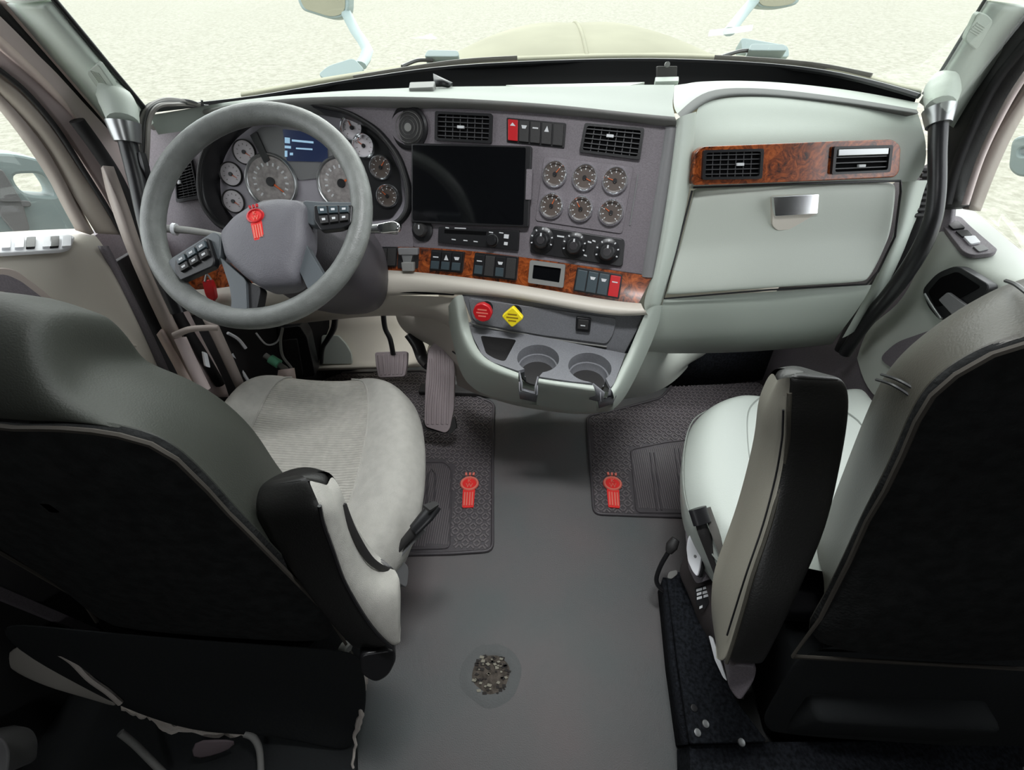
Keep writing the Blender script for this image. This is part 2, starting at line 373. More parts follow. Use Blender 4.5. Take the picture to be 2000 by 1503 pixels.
# left door (frame, panel, glass)
d1 = struct(root('door_1', onX(180, 600, -1.25)))
ribbon('window_frame', [(-30, 118), (0, 141), (50, 181), (108, 250), (160, 330), (205, 402), (236, 455)], [(-30, 146), (0, 170), (40, 215), (85, 275), (125, 340), (155, 400), (186, 452)], -1.215, -1.25, tan, d1, solid=.02)
ribbon('window_seal', [(-30, 146), (0, 170), (40, 215), (85, 275), (125, 340), (155, 400), (184, 455)], [(-30, 172), (0, 196), (30, 237), (65, 292), (103, 350), (130, 400), (155, 446)], -1.245, -1.27, jamb, d1, solid=.02)
grid('door_panel', [[onX(a, b, -1.30) for a, b in [(-90, 460), (0, 453), (60, 450), (120, 447), (172, 446)]],
   [onX(a, b, -1.24) for a, b in [(-90, 488), (0, 483), (60, 478), (120, 472), (183, 456)]],
   [onX(a, b, -1.215) for a, b in [(-90, 512), (0, 506), (60, 500), (130, 490), (202, 478)]],
   [onX(a, b, -1.205) for a, b in [(-90, 560), (0, 550), (80, 545), (150, 535), (228, 528)]],
   [onX(a, b, -1.205) for a, b in [(-90, 660), (0, 650), (100, 640), (190, 630), (275, 621)]],
   [onX(a, b, -1.205) for a, b in [(-90, 760), (50, 750), (150, 730), (240, 715), (315, 700)]],
   [onX(a, b, -1.205) for a, b in [(-90, 900), (80, 880), (200, 850), (290, 820), (370, 800)]]], beige, d1, sub=2, solid=0)
ribbon('edge_groove', [(197, 480), (232, 545), (282, 650), (330, 760), (345, 800)], [(212, 480), (243, 540), (295, 645), (342, 750), (360, 800)], -1.20, -1.2, darkgrey, d1, solid=.01)
grid('door_glass', [[onX(a, b, -1.262) for a, b in [(-60, 160), (0, 196), (60, 292), (130, 400), (155, 446)]], [onX(a, b, -1.262) for a, b in [(-60, 455), (0, 453), (60, 450), (120, 447), (156, 446)]]], glass, d1, sub=0, solid=.004)
tube('crease', [onX(a, b, -1.203) for a, b in [(110, 620), (160, 640), (215, 665), (265, 675)]], .004, beige, d1)
box('outer_skin', (-1.36, .3, -.3), (-1.33, 1.3, .95), darkgrey, d1)
PXL = Plane((-1.190, 0, 0), (1, 0, 0))
cup = plate('pull_cup', PXL, [(-60, 530), (10, 522), (35, 528), (90, 570), (112, 590), (100, 605), (60, 590), (-60, 560)], -.02, .006, jamb, d1, r=.02, bev=.003)
plate('cup_recess', PXL, [(-60, 542), (10, 535), (40, 548), (88, 585), (60, 582), (-60, 552)], .004, .0085, darkgrey, cup, r=.01)
# switch plate on the left door ledge
def ledge(u, v, L=True): pass
pA, pB, pCc = onX(0, 455, -1.295), onX(140, 449, -1.295), onX(60, 492, -1.225)
nl = (pB-pA).cross(pCc-pA); nl = nl if nl.z > 0 else -nl
PLL = Plane(pA+nl.normalized()*.012, nl)
sp = thing('window_switch_panel', 'pale door switch plate with two black rockers on the left door ledge', 'switch panel', PLL.P(70, 475))
plate('panel_plate', PLL, [(-30, 466), (135, 457), (146, 462), (138, 482), (120, 487), (-30, 495)], -.004, .006, white, sp, r=.012, bev=.002)
for a, Mx in ((4, white), (30, white), (52, black), (84, white), (98, black), (122, white)):
    Q = [(a, 464-a*.03), (a+18, 463-a*.03), (a+17, 483-a*.03), (a-1, 484-a*.03)]
    plate('rocker_switch', PLL, Q, .006, .012, Mx, sp, r=.003, bev=.001)

# right pillar and door
tr = struct(ribbon('trim_5', [(1965, -65), (1924, 0), (1880, 70), (1833, 146), (1808, 178), (1795, 200)][1:], [(2040, -60), (2002, 10), (1960, 62), (1925, 122), (1890, 180), (1852, 245)][1:], 1.02, 1.12, mint, solid=.03, soff=1))
tube('rubber_edge', [onX(a, b, 1.015) for a, b in [(1926, -4), (1880, 70), (1833, 146), (1803, 183)]], .004, black, tr)
struct(ribbon('trim_6', [(2050, -30), (2002, 28), (1940, 102), (1900, 168), (1855, 247), (1840, 300), (1830, 410)], [(2100, 60), (2030, 100), (2000, 150), (1950, 230), (1920, 290), (1895, 350), (1878, 408)], 1.13, 1.19, softblk, solid=.03, soff=1))
s7 = struct(tube('trim_7', poly(0, [(2060, 20), (2000, 90), (1945, 160), (1905, 235), (1870, 320), (1848, 400)], 1.13), .012, seal))
tube('rubber_edge', poly(0, [(2060, 80), (2000, 150), (1955, 225), (1915, 310), (1885, 400)], 1.16), .008, jamb2, s7)
d2 = struct(root('door_2', onX(1900, 600, 1.2)))
ribbon('window_frame', [(2100, 60), (2030, 112), (2000, 160), (1950, 240), (1922, 295), (1898, 352), (1880, 408)], [(2120, 110), (2050, 150), (2005, 190), (1970, 255), (1942, 320), (1922, 372), (1902, 412)], 1.185, 1.22, jamb, d2, solid=.02, soff=1)
grid('door_panel', [[onX(a, b, 1.27) for a, b in [(1880, 398), (1905, 412), (1950, 452), (2000, 494), (2090, 560)]],
   [onX(a, b, 1.22) for a, b in [(1850, 400), (1875, 430), (1920, 470), (1975, 510), (2070, 560)]],
   [onX(a, b, 1.17) for a, b in [(1831, 406), (1845, 440), (1893, 500), (1940, 535), (2050, 560)]],
   [onX(a, b, 1.15) for a, b in [(1823, 447), (1840, 480), (1880, 520), (1935, 556), (2040, 590)]],
   [onX(a, b, 1.15) for a, b in [(1795, 521), (1820, 560), (1860, 600), (1930, 640), (2040, 660)]],
   [onX(a, b, 1.15) for a, b in [(1758, 600), (1780, 640), (1830, 680), (1900, 720), (2000, 760)]],
   [onX(a, b, 1.14) for a, b in [(1693, 633), (1710, 690), (1780, 740), (1860, 780), (1960, 820)]],
   [onX(a, b, 1.14) for a, b in [(1674, 699), (1690, 760), (1740, 800), (1820, 840), (1920, 880)]]], mint2, d2, sub=2, solid=0)
grid('door_glass', [[onX(a, b, 1.225) for a, b in [(2060, 130), (2005, 190), (1970, 255), (1922, 372), (1903, 411)]], [onX(a, b, 1.225) for a, b in [(2100, 560), (2030, 515), (2000, 492), (1950, 450), (1905, 413)]]], glass, d2, sub=0, solid=.004)
box('outer_skin', (1.33, .3, -.3), (1.36, 1.35, .72), darkgrey, d2)
PXR = Plane((1.132, 0, 0), (-1, 0, 0))
cup = plate('pull_cup', PXR, [(1799, 566), (1830, 532), (1868, 517), (1932, 556), (1925, 575), (1836, 628), (1812, 600)], -.02, .006, black, d2, r=.02, bev=.003)
plate('cup_recess', PXR, [(1812, 570), (1836, 542), (1868, 530), (1915, 560), (1860, 590), (1828, 600)], .005, .008, blackm, cup, r=.01)
tube('grip_bar', [PXR.P(a, b, .016) for a, b in [(1806, 574), (1822, 600), (1838, 622)]], .004, satin, cup)
plate('grip_pad', PXR, [(1832, 585), (1850, 570), (1892, 600), (1862, 618)], .008, .018, midgrey, cup, r=.006, bev=.003)
plate('storage_pocket', PXR, [(1716, 700), (1750, 668), (1830, 640), (1900, 690), (1800, 760)], -.01, .004, darkgrey, d2, r=.03)
qA, qB, qC = onX(1880, 398, 1.265), onX(1950, 452, 1.265), onX(1893, 500, 1.17)
nr = (qB-qA).cross(qC-qA); nr = nr if nr.z > 0 else -nr
PRL = Plane(qA+nr.normalized()*.012, nr)
sp = thing('window_switch_panel', 'dark oval door switch plate with a pale rocker on the right door ledge', 'switch panel', PRL.P(1890, 460))
plate('panel_plate', PRL, [(1832, 428), (1850, 420), (1876, 421), (1895, 440), (1950, 487), (1940, 494), (1898, 498), (1880, 490)], -.006, .008, darkgrey, sp, r=.014, bev=.002)
plate('rocker_switch', PRL, [(1846, 432), (1872, 430), (1886, 444), (1862, 447)], .008, .014, black, sp, r=.004, bev=.001)
plate('rocker_switch', PRL, [(1866, 450), (1890, 448), (1900, 458), (1880, 462)], .008, .013, black, sp, r=.004, bev=.001)
plate('rocker_switch', PRL, [(1882, 461), (1904, 459), (1916, 472), (1896, 476)], .008, .015, white, sp, r=.004, bev=.001, label='pale rocker')
plate('rocker_switch', PRL, [(1900, 480), (1920, 477), (1932, 486), (1912, 491)], .008, .012, midgrey, sp, r=.004, bev=.001)

# pillar pads
for nm, X, Q, lb in (('pillar_vent_cover', -1.10, [(168, 142), (190, 124), (224, 172), (212, 189), (200, 187)], 'small ribbed pale cover on the left windshield pillar'),
                 ('pillar_vent_cover', 1.065, [(1884, 78), (1910, 24), (1928, 28), (1941, 42), (1908, 99)], 'small ribbed pale cover on the right windshield pillar')):
    a, b, c = (onX(165, 70, -1.06), onX(112, 92, -1.16), onX(285, 215, -1.06)) if X < 0 else (onX(1880, 70, 1.02), onX(1960, 62, 1.12), onX(1808, 178, 1.02))
    nn = (b-a).cross(c-a).normalized(); nn = nn if nn.dot(CP-a) > 0 else -nn
    pl_ = Plane(a+nn*.034, nn)
    t = thing(nm, lb, 'cover', pl_.P(*Q[0]))
    plate('cover_plate', pl_, Q, -.01, .005, mint, t, r=.01, bev=.002)
    PQ = pl_.pts(Q, .005); cx = sum((p for p in PQ), V((0, 0)))/len(PQ)
    a, b = (PQ[0]+PQ[1])/2, (PQ[2]+PQ[-1])/2; d = (b-a); s = V((-d.y, d.x)).normalized()*.004
    multi('rib', pl_, [[cx+(a-cx)*.8+s*k, cx+(b-cx)*.8+s*k, cx+(b-cx)*.8+s*(k+.45), cx+(a-cx)*.8+s*(k+.45)] for k in (-2, -1, 0, 1, 2)], .005, .0065, mint2, t)['kind'] = 'stuff'

# grab handles
def handle(path, xs, cone, lb, ydir):
    t = thing('grab_handle', lb, 'handle', path[0])
    tube('handle_bar', path, xs, satin if False else black, t, seg=14, sm=8, label='black glossy tube')
    a = path[0]; d = (path[0]-path[1]).normalized()
    tube('collar', [a-d*.03, a-d*.01, a+d*.012], [.026, .03, .034], satin, t, seg=20, sm=0)
    tube('mount_cone', cone, [.030, .036, .034, .012], mint, t, seg=16, sm=4, label='pale plastic cone'); return t
MATS['black_plastic'].node_tree.nodes['Principled BSDF'].inputs['Roughness'].default_value = .35
handle([onX(a, b, x) for a, b, x in [(243, 250, -1.04), (255, 300, -1.04), (270, 360, -1.03), (288, 440, -1.02), (310, 520, -1.0), (350, 610, -.98)]], .019,
    [onX(a, b, x) for a, b, x in [(241, 238, -1.045), (232, 205, -1.06), (222, 185, -1.075), (205, 150, -1.08)]], 'black grab handle on the left windshield pillar beside the steering wheel', 0)
handle([onX(a, b, x) for a, b, x in [(1834, 222, .98), (1831, 290, .98), (1829, 380, .985), (1818, 440, .99), (1790, 500, 1.0), (1745, 565, 1.01), (1690, 630, 1.03), (1650, 690, 1.04)]], [.021, .019, .019, .021, .022, .021, .019],
    [onX(a, b, x) for a, b, x in [(1836, 208, .985), (1840, 185, 1.0), (1838, 165, 1.01), (1832, 148, 1.015)]], 'long curved black grab handle on the right windshield pillar beside the glovebox', 0)
# ------------------------------------------------------------------ outside: hood, cowl, wipers, mirrors
hood = thing('truck_hood', 'long pale beige truck hood beyond the windshield', 'hood', (.14, 2.4, 1.2))
rows = []
for i in range(9):
    y = 1.95+i*.22; hw = .95-.035*i; r = []
    for j in range(13):
        x = -1+j/6; z = [1.24, 1.268, 1.285, 1.29, 1.285, 1.265, 1.23, 1.18, 1.12][i] - .30*abs(x)**2.4 - (.015 if abs(x) < .01 else 0)
        r.append(V((.12+x*hw*1.12, y-.30*abs(x)**2, z)))
    rows.append(r)
rows.append([p+V((0, .1, -.5)) for p in rows[-1]])
grid('hood_shell', rows, hoodm, hood, sub=2, solid=.02)
tube('hood_crease', [V((.12, 1.95+.22*i, [1.24, 1.268, 1.285, 1.29, 1.285, 1.265, 1.23, 1.18, 1.12][i]-.014)) for i in range(8)], .008, hoodm, hood, sm=2)
cowl = thing('windshield_cowl', 'pale cowl strip between hood and windshield base', 'cowl', (.1, 1.9, 1.2))
cw = smoothpath([onY(u, v, y) for u, v, y in [(470, 186, 1.56), (700, 147, 1.76), (900, 122, 1.86), (1180, 110, 1.92), (1400, 112, 1.88), (1600, 130, 1.74), (1800, 180, 1.46)]], 4)
cw2 = smoothpath([onY(u, v, y) for u, v, y in [(470, 180, 1.72), (700, 140, 1.92), (900, 115, 2.02), (1180, 103, 2.08), (1400, 106, 2.04), (1600, 124, 1.9), (1800, 174, 1.62)]], 4)
grid('cowl_panel', [cw, cw2, [p+V((0, .05, -.2)) for p in cw2]], hoodm, cowl, sub=0, solid=.015)
def wiper(L, pivot, bl, lb):
    t = thing('windshield_wiper', lb, 'wiper', onY(*pivot))
    c = Plane(onY(*pivot), (0, -.5, .85)); q = c.at(pivot[0], pivot[1])
    plate('pivot_cover', c, [q+V((-.07, -.012)), q+V((.06, -.014)), q+V((.055, .016)), q+V((-.06, .02))], -.01, .025, bluegrey, t, r=.012, bev=.003, local=True)
    tube('wiper_arm', [onY(*p) for p in L], .006, black, t, seg=6)
    tube('wiper_blade', [onY(*p) for p in bl], .0055, wire, t, seg=6, flat=1.4)
wiper([(845, 118, 1.93), (815, 118, 1.9), (785, 130, 1.84)], (868, 118, 1.95), [(690, 152, 1.71), (780, 137, 1.77), (900, 120, 1.84), (1010, 113, 1.88)], 'wiper with pale pivot cover at the left side of the windshield')
wiper([(1470, 99, 1.93), (1445, 100, 1.9), (1408, 111, 1.86)], (1495, 107, 1.92), [(1395, 112, 1.84), (1500, 118, 1.80), (1600, 128, 1.74), (1702, 148, 1.62)], 'wiper with pale pivot cover at the right side of the windshield')
def hoodmirror(head, arm, foot, lb):
    t = thing('hood_mirror', lb, 'mirror', onY(*foot[0], 2.5))
    P = Plane(onY(head[0][0], 0, 2.9), (0, -1, .15))
    plate('mirror_shell', P, head, -.05, .03, bluegrey, t, r=.04, bev=.008)
    c = sum((V(h) for h in head), V((0, 0)))/len(head)
    plate('mirror_back', P, [tuple(c+(V(h)-c)*.86) for h in head], .03, .034, hoodm, t, r=.04)
    tube('mirror_arm', [onY(a, b, y) for a, b, y in arm], .028, bluegrey, t, seg=10, sm=2, flat=.6)
    plate('mirror_foot', Plane(onY(*foot[0], 2.3), (0, -.7, .7)), foot, -.03, .02, bluegrey, t, r=.02, bev=.004)
hoodmirror([(578, -45), (682, -45), (681, 30), (650, 39), (590, 20), (580, 0)], [(676, 25, 2.88), (695, 62, 2.75), (718, 98, 2.6), (704, 128, 2.4)], [(620, 145), (640, 128), (690, 112), (712, 135), (700, 148), (640, 158)], 'pale grey hood mirror outside on the left of the hood')
hoodmirror([(1468, -45), (1568, -45), (1564, 8), (1520, 17), (1475, 14)], [(1472, 2, 2.88), (1450, 28, 2.75), (1424, 62, 2.5)], [(1446, 72), (1540, 88), (1543, 112), (1450, 104)], 'pale grey hood mirror outside on the right of the hood')
def sidemirror(X, polys, lb):
    P = Plane(onX(polys[0][0][0], polys[0][0][1], X), (-1 if X > 0 else 1, -.5, 0))
    t = thing('side_mirror', lb, 'mirror', P.P(*polys[0][0]))
    plate('mirror_shell', P, polys[0], -.08, .02, bluegrey, t, r=.03, bev=.008, holes=polys[1:2])
    for q in polys[2:]: plate('mirror_bracket', P, q, -.04, .03, MATS['midgrey'] if 'midgrey' in MATS else midgrey, t, r=.01, bev=.004)
sidemirror(-1.75, [[(-60, 300), (20, 298), (85, 312), (110, 345), (150, 430), (160, 470), (-60, 470)], [(20, 340), (85, 338), (105, 368), (110, 385), (45, 380)], [(-60, 330), (5, 330), (45, 395), (60, 450), (30, 455), (-60, 350)], [(-60, 390), (60, 392), (62, 404), (-60, 402)]], 'grey side mirror housing seen low through the left door window')
sidemirror(1.75, [[(1975, 268), (2060, 255), (2080, 350), (1985, 345), (1968, 330)], [(1990, 290), (2050, 280), (2050, 302), (1990, 305)]], 'grey side mirror housing seen through the right door window')

# ------------------------------------------------------------------ dashboard shell
dash = thing('dashboard', 'wide pale mint and dark grey truck dashboard with burl wood trim under the windshield', 'dashboard', (0, 1.45, .8))
# top deck: lip lower edge, lip top, deck, far edge
def row(L): return [onY(*p) for p in L]
us = [(292, 252), (430, 225), (600, 206), (800, 206), (960, 212), (1100, 222), (1230, 236), (1322, 246)]
def lipY(u): return None
lipb = [PD.P(u, v, .012) if u < 800 else PC.P(u, v, .012) for u, v in us]
lt = [(290, 236), (430, 205), (600, 187), (800, 188), (960, 195), (1100, 205), (1230, 220), (1318, 228)]
lipt = [PD.P(u, v, .03) if u < 800 else PC.P(u, v, .03) for u, v in lt]
deckm = [onY(u, v, y) for u, v, y in [(288, 228, 1.22), (435, 198, 1.38), (600, 180, 1.50), (800, 178, 1.54), (960, 180, 1.54), (1100, 184, 1.52), (1230, 194, 1.46), (1312, 206, 1.39)]]
deckf = [onY(u, v, y) for u, v, y in [(287, 221, 1.24), (480, 197, 1.44), (620, 177, 1.56), (800, 163, 1.63), (960, 159, 1.66), (1100, 156, 1.68), (1230, 153, 1.68), (1320, 151, 1.66)]]
back = [p-p.normalized()*0+V((0, .05, -.03)) for p in lipb]
grid('padded_lip', [back, lipb, lipb, [a.lerp(b, .5)+PC.n*.012 for a, b in zip(lipb, lipt)], lipt, lipt], lip_g, dash, sub=2, solid=.0)
grid('top_deck', [lipt, [a.lerp(b, .4)+V((0, 0, .004)) for a, b in zip(lipt, deckm)], deckm, deckf, [p+V((0, 0, -.05)) for p in deckf]], mat('darkened_deck_plastic', (142, 149, 142), .6, bump=.25, bscale=350), dash, sub=2, solid=.0)  # dash plastic darkened in its colour to offset strong light on the deck
# raised spine between centre deck and passenger deck
tp = [(1312, 206, 1.39), (1345, 172, 1.50), (1385, 160, 1.57), (1500, 158, 1.60), (1620, 170, 1.56), (1700, 181, 1.50), (1795, 200, 1.38)]
sl = [(1323, 222, 1.35), (1358, 188, 1.46), (1404, 169, 1.53), (1520, 173, 1.53), (1636, 189, 1.47), (1700, 198, 1.43), (1790, 214, 1.34)]
sb = [(1335, 236, 1.33), (1368, 206, 1.42), (1412, 186, 1.49), (1520, 189, 1.49), (1636, 202, 1.44), (1700, 210, 1.40), (1790, 223, 1.32)]
top_p = row(tp); lip1 = row(sl); lip2 = row(sb)
grid('passenger_deck', [[p+V((0, 0, -.06)) for p in row([(1320, 151, 1.66), (1350, 151, 1.65), (1390, 152, 1.64), (1500, 155, 1.64), (1620, 168, 1.60), (1700, 180, 1.53), (1795, 199, 1.40)])], row([(1320, 151, 1.66), (1350, 151, 1.65), (1390, 152, 1.64), (1500, 155, 1.64), (1620, 168, 1.60), (1700, 180, 1.53), (1795, 199, 1.40)]), top_p, lip1], mint, dash, sub=2, solid=0)
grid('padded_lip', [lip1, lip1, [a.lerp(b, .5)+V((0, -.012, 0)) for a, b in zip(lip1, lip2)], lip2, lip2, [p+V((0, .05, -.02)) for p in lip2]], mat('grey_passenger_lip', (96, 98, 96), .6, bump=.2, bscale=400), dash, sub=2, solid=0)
# black trough at the foot of the windshield
tf = row([(500, 199, 1.47), (620, 184, 1.57), (800, 168, 1.64), (960, 162, 1.67), (1100, 160, 1.69), (1320, 156, 1.68), (1500, 160, 1.65), (1620, 173, 1.61), (1700, 185, 1.54), (1795, 204, 1.41)])
tn = row([(500, 191, 1.5), (620, 171, 1.62), (800, 142, 1.72), (960, 125, 1.80), (1100, 119, 1.83), (1320, 119, 1.81), (1500, 128, 1.74), (1620, 141, 1.65), (1700, 158, 1.56), (1792, 186, 1.40)])
tf = [p+V((0, 0, -.02)) for p in tf]
grid('defroster_trough', [tf, [a.lerp(b, .5)+V((0, 0, -.035)) for a, b in zip(tf, tn)], tn], blackm, dash, sub=1, solid=.0)
PDK = Plane(onY(1130, 172, 1.60), (0, -.05, 1))
plate('deck_recess', PDK, [(985, 166), (1262, 160), (1180, 177), (1080, 175)], -.004, .002, mint2, dash, r=.01, bev=.001)
# dark centre panel with pocket holes, wrapping to driver side
plate('centre_panel', PC, [(805, 200), (960, 206), (1100, 216), (1325, 240), (1298, 400), (1275, 540), (1100, 515), (950, 495), (805, 483)], -.03, 0, darkgrey, dash, r=.01, bev=.004)
tube('panel_end_roll', [PC.P(u, v, -.012) for u, v in [(1312, 250), (1300, 330), (1288, 400), (1274, 480), (1264, 540)]], .021, midgrey, dash, seg=16, sm=3)
hole = [(402, 400), (396, 350), (403, 305), (425, 265), (465, 232), (520, 214), (600, 206), (680, 222), (735, 255), (775, 305), (795, 365), (794, 412), (770, 438), (700, 446), (560, 452), (440, 445)]
plate('driver_panel', PD, [(285, 262), (300, 246), (430, 219), (600, 200), (807, 200), (807, 484), (720, 482), (540, 500), (400, 520), (300, 500), (290, 400)], -.03, 0, darkgrey, dash, r=.01, holes=[hole], rh=.02)
# burl strip: follows the curve of the panels
strip_t = [(330, 522), (420, 518), (560, 500), (720, 480), (808, 482), (900, 487), (1000, 499), (1100, 513), (1200, 528), (1274, 540)]
strip_b = [(340, 570), (425, 566), (560, 540), (720, 524), (808, 530), (900, 540), (1000, 553), (1100, 571), (1200, 588), (1246, 594)]
def PX(u, v, h): return (PD if u < 808 else PC).P(u, v, h)
st = [PX(u, v, .002) for u, v in strip_t]; sb_ = [PX(u, v, .008) for u, v in strip_b]
grid('burl_trim', [st, [a.lerp(b, .5)+PC.n*.002 for a, b in zip(st, sb_)], sb_], burl, dash, sub=1, solid=0)
# pale sill below the burl
sill0 = [PX(u, v, .012) for u, v in [(335, 566)]+strip_b[1:-1]+[(1252, 592)]]
s1 = [PX(u, v, .045) for u, v in [(338, 580), (425, 576), (560, 552), (720, 534), (808, 538), (900, 549), (1000, 562), (1100, 580), (1200, 598), (1256, 602)]]
s2 = [PX(u, v, .05) for u, v in [(345, 600), (430, 596), (560, 575), (720, 556), (808, 556), (900, 566), (1000, 578), (1100, 598), (1200, 616), (1262, 610)]]
s3 = [PX(u, v, .03) for u, v in [(350, 622), (436, 616), (570, 596), (730, 582), (808, 582), (900, 578), (1000, 584), (1100, 604), (1200, 622), (1268, 618)]]
grid('pale_sill', [sill0, s1, s2, s3, [p+V((0, .05, -.01)) for p in s3]], beige, dash, sub=2, solid=0, label='pale curved sill under the burl strip')
# side column between centre panel and glovebox
c0 = [(1318, 236), (1300, 390), (1277, 537), (1254, 590), (1262, 612)]; c1 = [(1330, 226), (1316, 390), (1292, 520), (1282, 590), (1268, 650)]; c2 = [(1360, 218), (1350, 367), (1323, 490), (1296, 583), (1262, 682)]
def Yg(v): return 1.30-(v-230)*.00040 if v < 600 else 1.155
colr = [[PC.P(u, v, -.005) for u, v in c0], [PC.P(u, v, .028) if v < 600 else onY(u, v, 1.09) for u, v in c1], [onY(u, v, Yg(v)-.02) for u, v in c2], [onY(u, v, Yg(v)+.04) for u, v in c2]]
grid('side_column', colr, mint, dash, sub=2, solid=0)
# passenger face
def Yf(v): 
    K = [(185, 1.49), (230, 1.375), (262, 1.335), (365, 1.27), (490, 1.215), (583, 1.135), (600, 1.15), (680, 1.15), (720, 1.25)]
    for (a, A), (b, B) in zip(K, K[1:]):
        if v <= b: return A+(B-A)*(max(v, a)-a)/(b-a)
    return 1.25
def face(rows_, nm, M, sub=2, solid=0, dy=0):
    return grid(nm, [[onY(u, v, y+dy) for u, v, y in r] for r in rows_], M, dash, sub=sub, solid=solid)
R0 = [[(1366, 206, 1.43), (1412, 186, 1.50), (1560, 190, 1.49), (1680, 206, 1.43), (1792, 221, 1.36)],
      [(1360, 218, 1.40), (1410, 205, 1.46), (1560, 205, 1.45), (1680, 215, 1.41), (1796, 230, 1.33)],
      [(1357, 240, 1.37), (1405, 238, 1.40), (1560, 236, 1.40), (1680, 240, 1.37), (1802, 252, 1.30)],
      [(1354, 275, 1.325), (1400, 272, 1.33), (1560, 266, 1.335), (1700, 264, 1.33), (1810, 280, 1.29)],
      [(1352, 320, 1.29), (1400, 318, 1.29), (1560, 312, 1.295), (1700, 308, 1.295), (1808, 330, 1.265)],
      [(1350, 368, 1.265), (1400, 366, 1.265), (1560, 361, 1.27), (1720, 356, 1.27), (1788, 354, 1.255)]]
face(R0, 'passenger_upper_panel', mint)
R1 = [[(1762, 352, 1.275), (1790, 352, 1.26), (1812, 352, 1.28)], [(1762, 370, 1.27), (1782, 380, 1.25), (1800, 385, 1.27)], [(1748, 465, 1.23), (1765, 470, 1.21), (1782, 460, 1.26)], [(1702, 560, 1.17), (1722, 562, 1.16), (1742, 545, 1.24)], [(1645, 660, 1.17), (1668, 650, 1.17), (1700, 620, 1.26)]]
face(R1, 'passenger_side_trim', mint)
R2 = [[(1296, 584, 1.15), (1450, 573, 1.16), (1600, 562, 1.165), (1702, 556, 1.16)], [(1293, 598, 1.14), (1450, 588, 1.145), (1600, 577, 1.15), (1696, 572, 1.15)],
      [(1280, 640, 1.15), (1440, 632, 1.155), (1560, 624, 1.16), (1668, 615, 1.165)], [(1262, 682, 1.16), (1420, 676, 1.17), (1530, 668, 1.175), (1632, 660, 1.19)], [(1262, 690, 1.3), (1420, 690, 1.3), (1530, 682, 1.3), (1625, 672, 1.3)]]
face(R2, 'lower_kick_panel', mint)
# glovebox thing
gb = thing('glovebox', 'large pale mint glovebox with chrome latch below the passenger vents', 'glovebox', onY(1530, 500, 1.25))
GR = [[(1353, 371), (1450, 367), (1600, 362), (1758, 357)], [(1350, 385), (1450, 381), (1600, 376), (1759, 370)], [(1338, 430), (1440, 424), (1600, 415), (1756, 405)],
      [(1325, 482), (1430, 474), (1590, 464), (1748, 457)], [(1318, 500), (1425, 492), (1590, 482), (1740, 474)], [(1306, 545), (1420, 538), (1580, 528), (1719, 522)], [(1297, 583), (1410, 574), (1570, 563), (1696, 556)]]
gy = [1.262, 1.245, 1.228, 1.205, 1.19, 1.15, 1.125]
g_rows = [[onY(u, v, y) for u, v in r] for r, y in zip(GR, gy)]
gd = grid('door', [[p+V((0, .03, 0)) for p in g_rows[0]]]+g_rows+[[p+V((0, .03, .0)) for p in g_rows[-1]]], mint2, gb, sub=2, solid=.012, soff=1)
PGH = Plane(onY(1555, 405, 1.233), tiltn(12, 4))
plate('latch_recess', PGH, [(1511, 384), (1600, 379), (1597, 435), (1585, 446), (1518, 450), (1508, 440)], -.01, .007, beige, gb, r=.008, bev=.001)
plate('chrome_latch', PGH, [(1511, 385), (1600, 379), (1597, 417), (1514, 422)], .003, .016, chrome, gb, r=.003, bev=.0025)
tube('door_gap', [onY(u, v, y) for u, v, y in [(1354, 366, 1.256), (1560, 359, 1.262), (1758, 353, 1.262), (1759, 375, 1.255), (1748, 462, 1.21), (1715, 530, 1.165), (1692, 555, 1.15), (1500, 566, 1.135), (1297, 583, 1.135), (1322, 490, 1.195), (1352, 372, 1.255)]], .003, black, gb, seg=6, sm=0)
# passenger burl with two vents
PB = Plane(onY(1560, 318, 1.265), tiltn(17, 4))
plate('burl_trim', PB, [(1352, 362), (1356, 300), (1372, 286), (1500, 281), (1640, 275), (1745, 272), (1760, 285), (1757, 335), (1748, 346), (1600, 353), (1450, 359)], -.02, .010, burl, dash, r=.012, bev=.003, label='burl wood plate around the passenger vents')
slatm = mat('vent_slat_grey', (66, 66, 68), .4)
def vent(Q, pl, nh, nv, lb, chrome_top=False, tabpos=(.5, .55), grp=None, h=0.0, vertical=False):
    Q = pl.pts(Q, h+.008); t = thing('air_vent', lb, 'air vent', pl.W(*quadpt(Q, .5, .5), h))
    if grp: t['group'] = grp
    b = .05; inner = rectq(Q, b, 1-b, .09, .91)
    plate('vent_frame', pl, Q, h-.01, h+.010, black, t, r=.006, holes=[inner], local=True)
    plate('vent_cavity', pl, inner, h-.01, h+.0008, blackm, t, local=True)
    for i in range(nh):
        a = .11+(i+.3)/nh*.8; plate('slat', pl, rectq(Q, b, 1-b, a, a+.16/nh), h-.001, h+.006, slatm, t, local=True)
    for i in range(nv):
        a = b+(i+1)/(nv+1)*(1-2*b); plate('vane', pl, rectq(Q, a-.007, a+.007, .09, .91), h-.003, h+.003, slatm, t, local=True)
    s, tt = tabpos; plate('vent_tab', pl, rectq(Q, s-.06, s+.06, tt-.05, tt+.05), h+.004, h+.012, whitep, t, local=True, bev=.001, label='light thumb tab')
    if chrome_top: plate('top_flap', pl, rectq(Q, .07, .93, .10, .34), h, h+.011, satin, t, local=True, bev=.002, label='bright silver flap')
vent([(850, 217), (962, 222), (960, 280), (849, 274)], PC, 5, 6, 'black air vent between the round speaker and the red hazard switch', tabpos=(.46, .5))
vent([(1142, 240), (1259, 250), (1250, 312), (1131, 297)], PC, 5, 6, 'black air vent at the right end of the centre panel', tabpos=(.46, .35))
vent([(1374, 293), (1492, 290), (1488, 349), (1371, 351)], PB, 5, 6, 'black grid air vent at the left end of the passenger burl plate', h=.01, tabpos=(.62, .5))
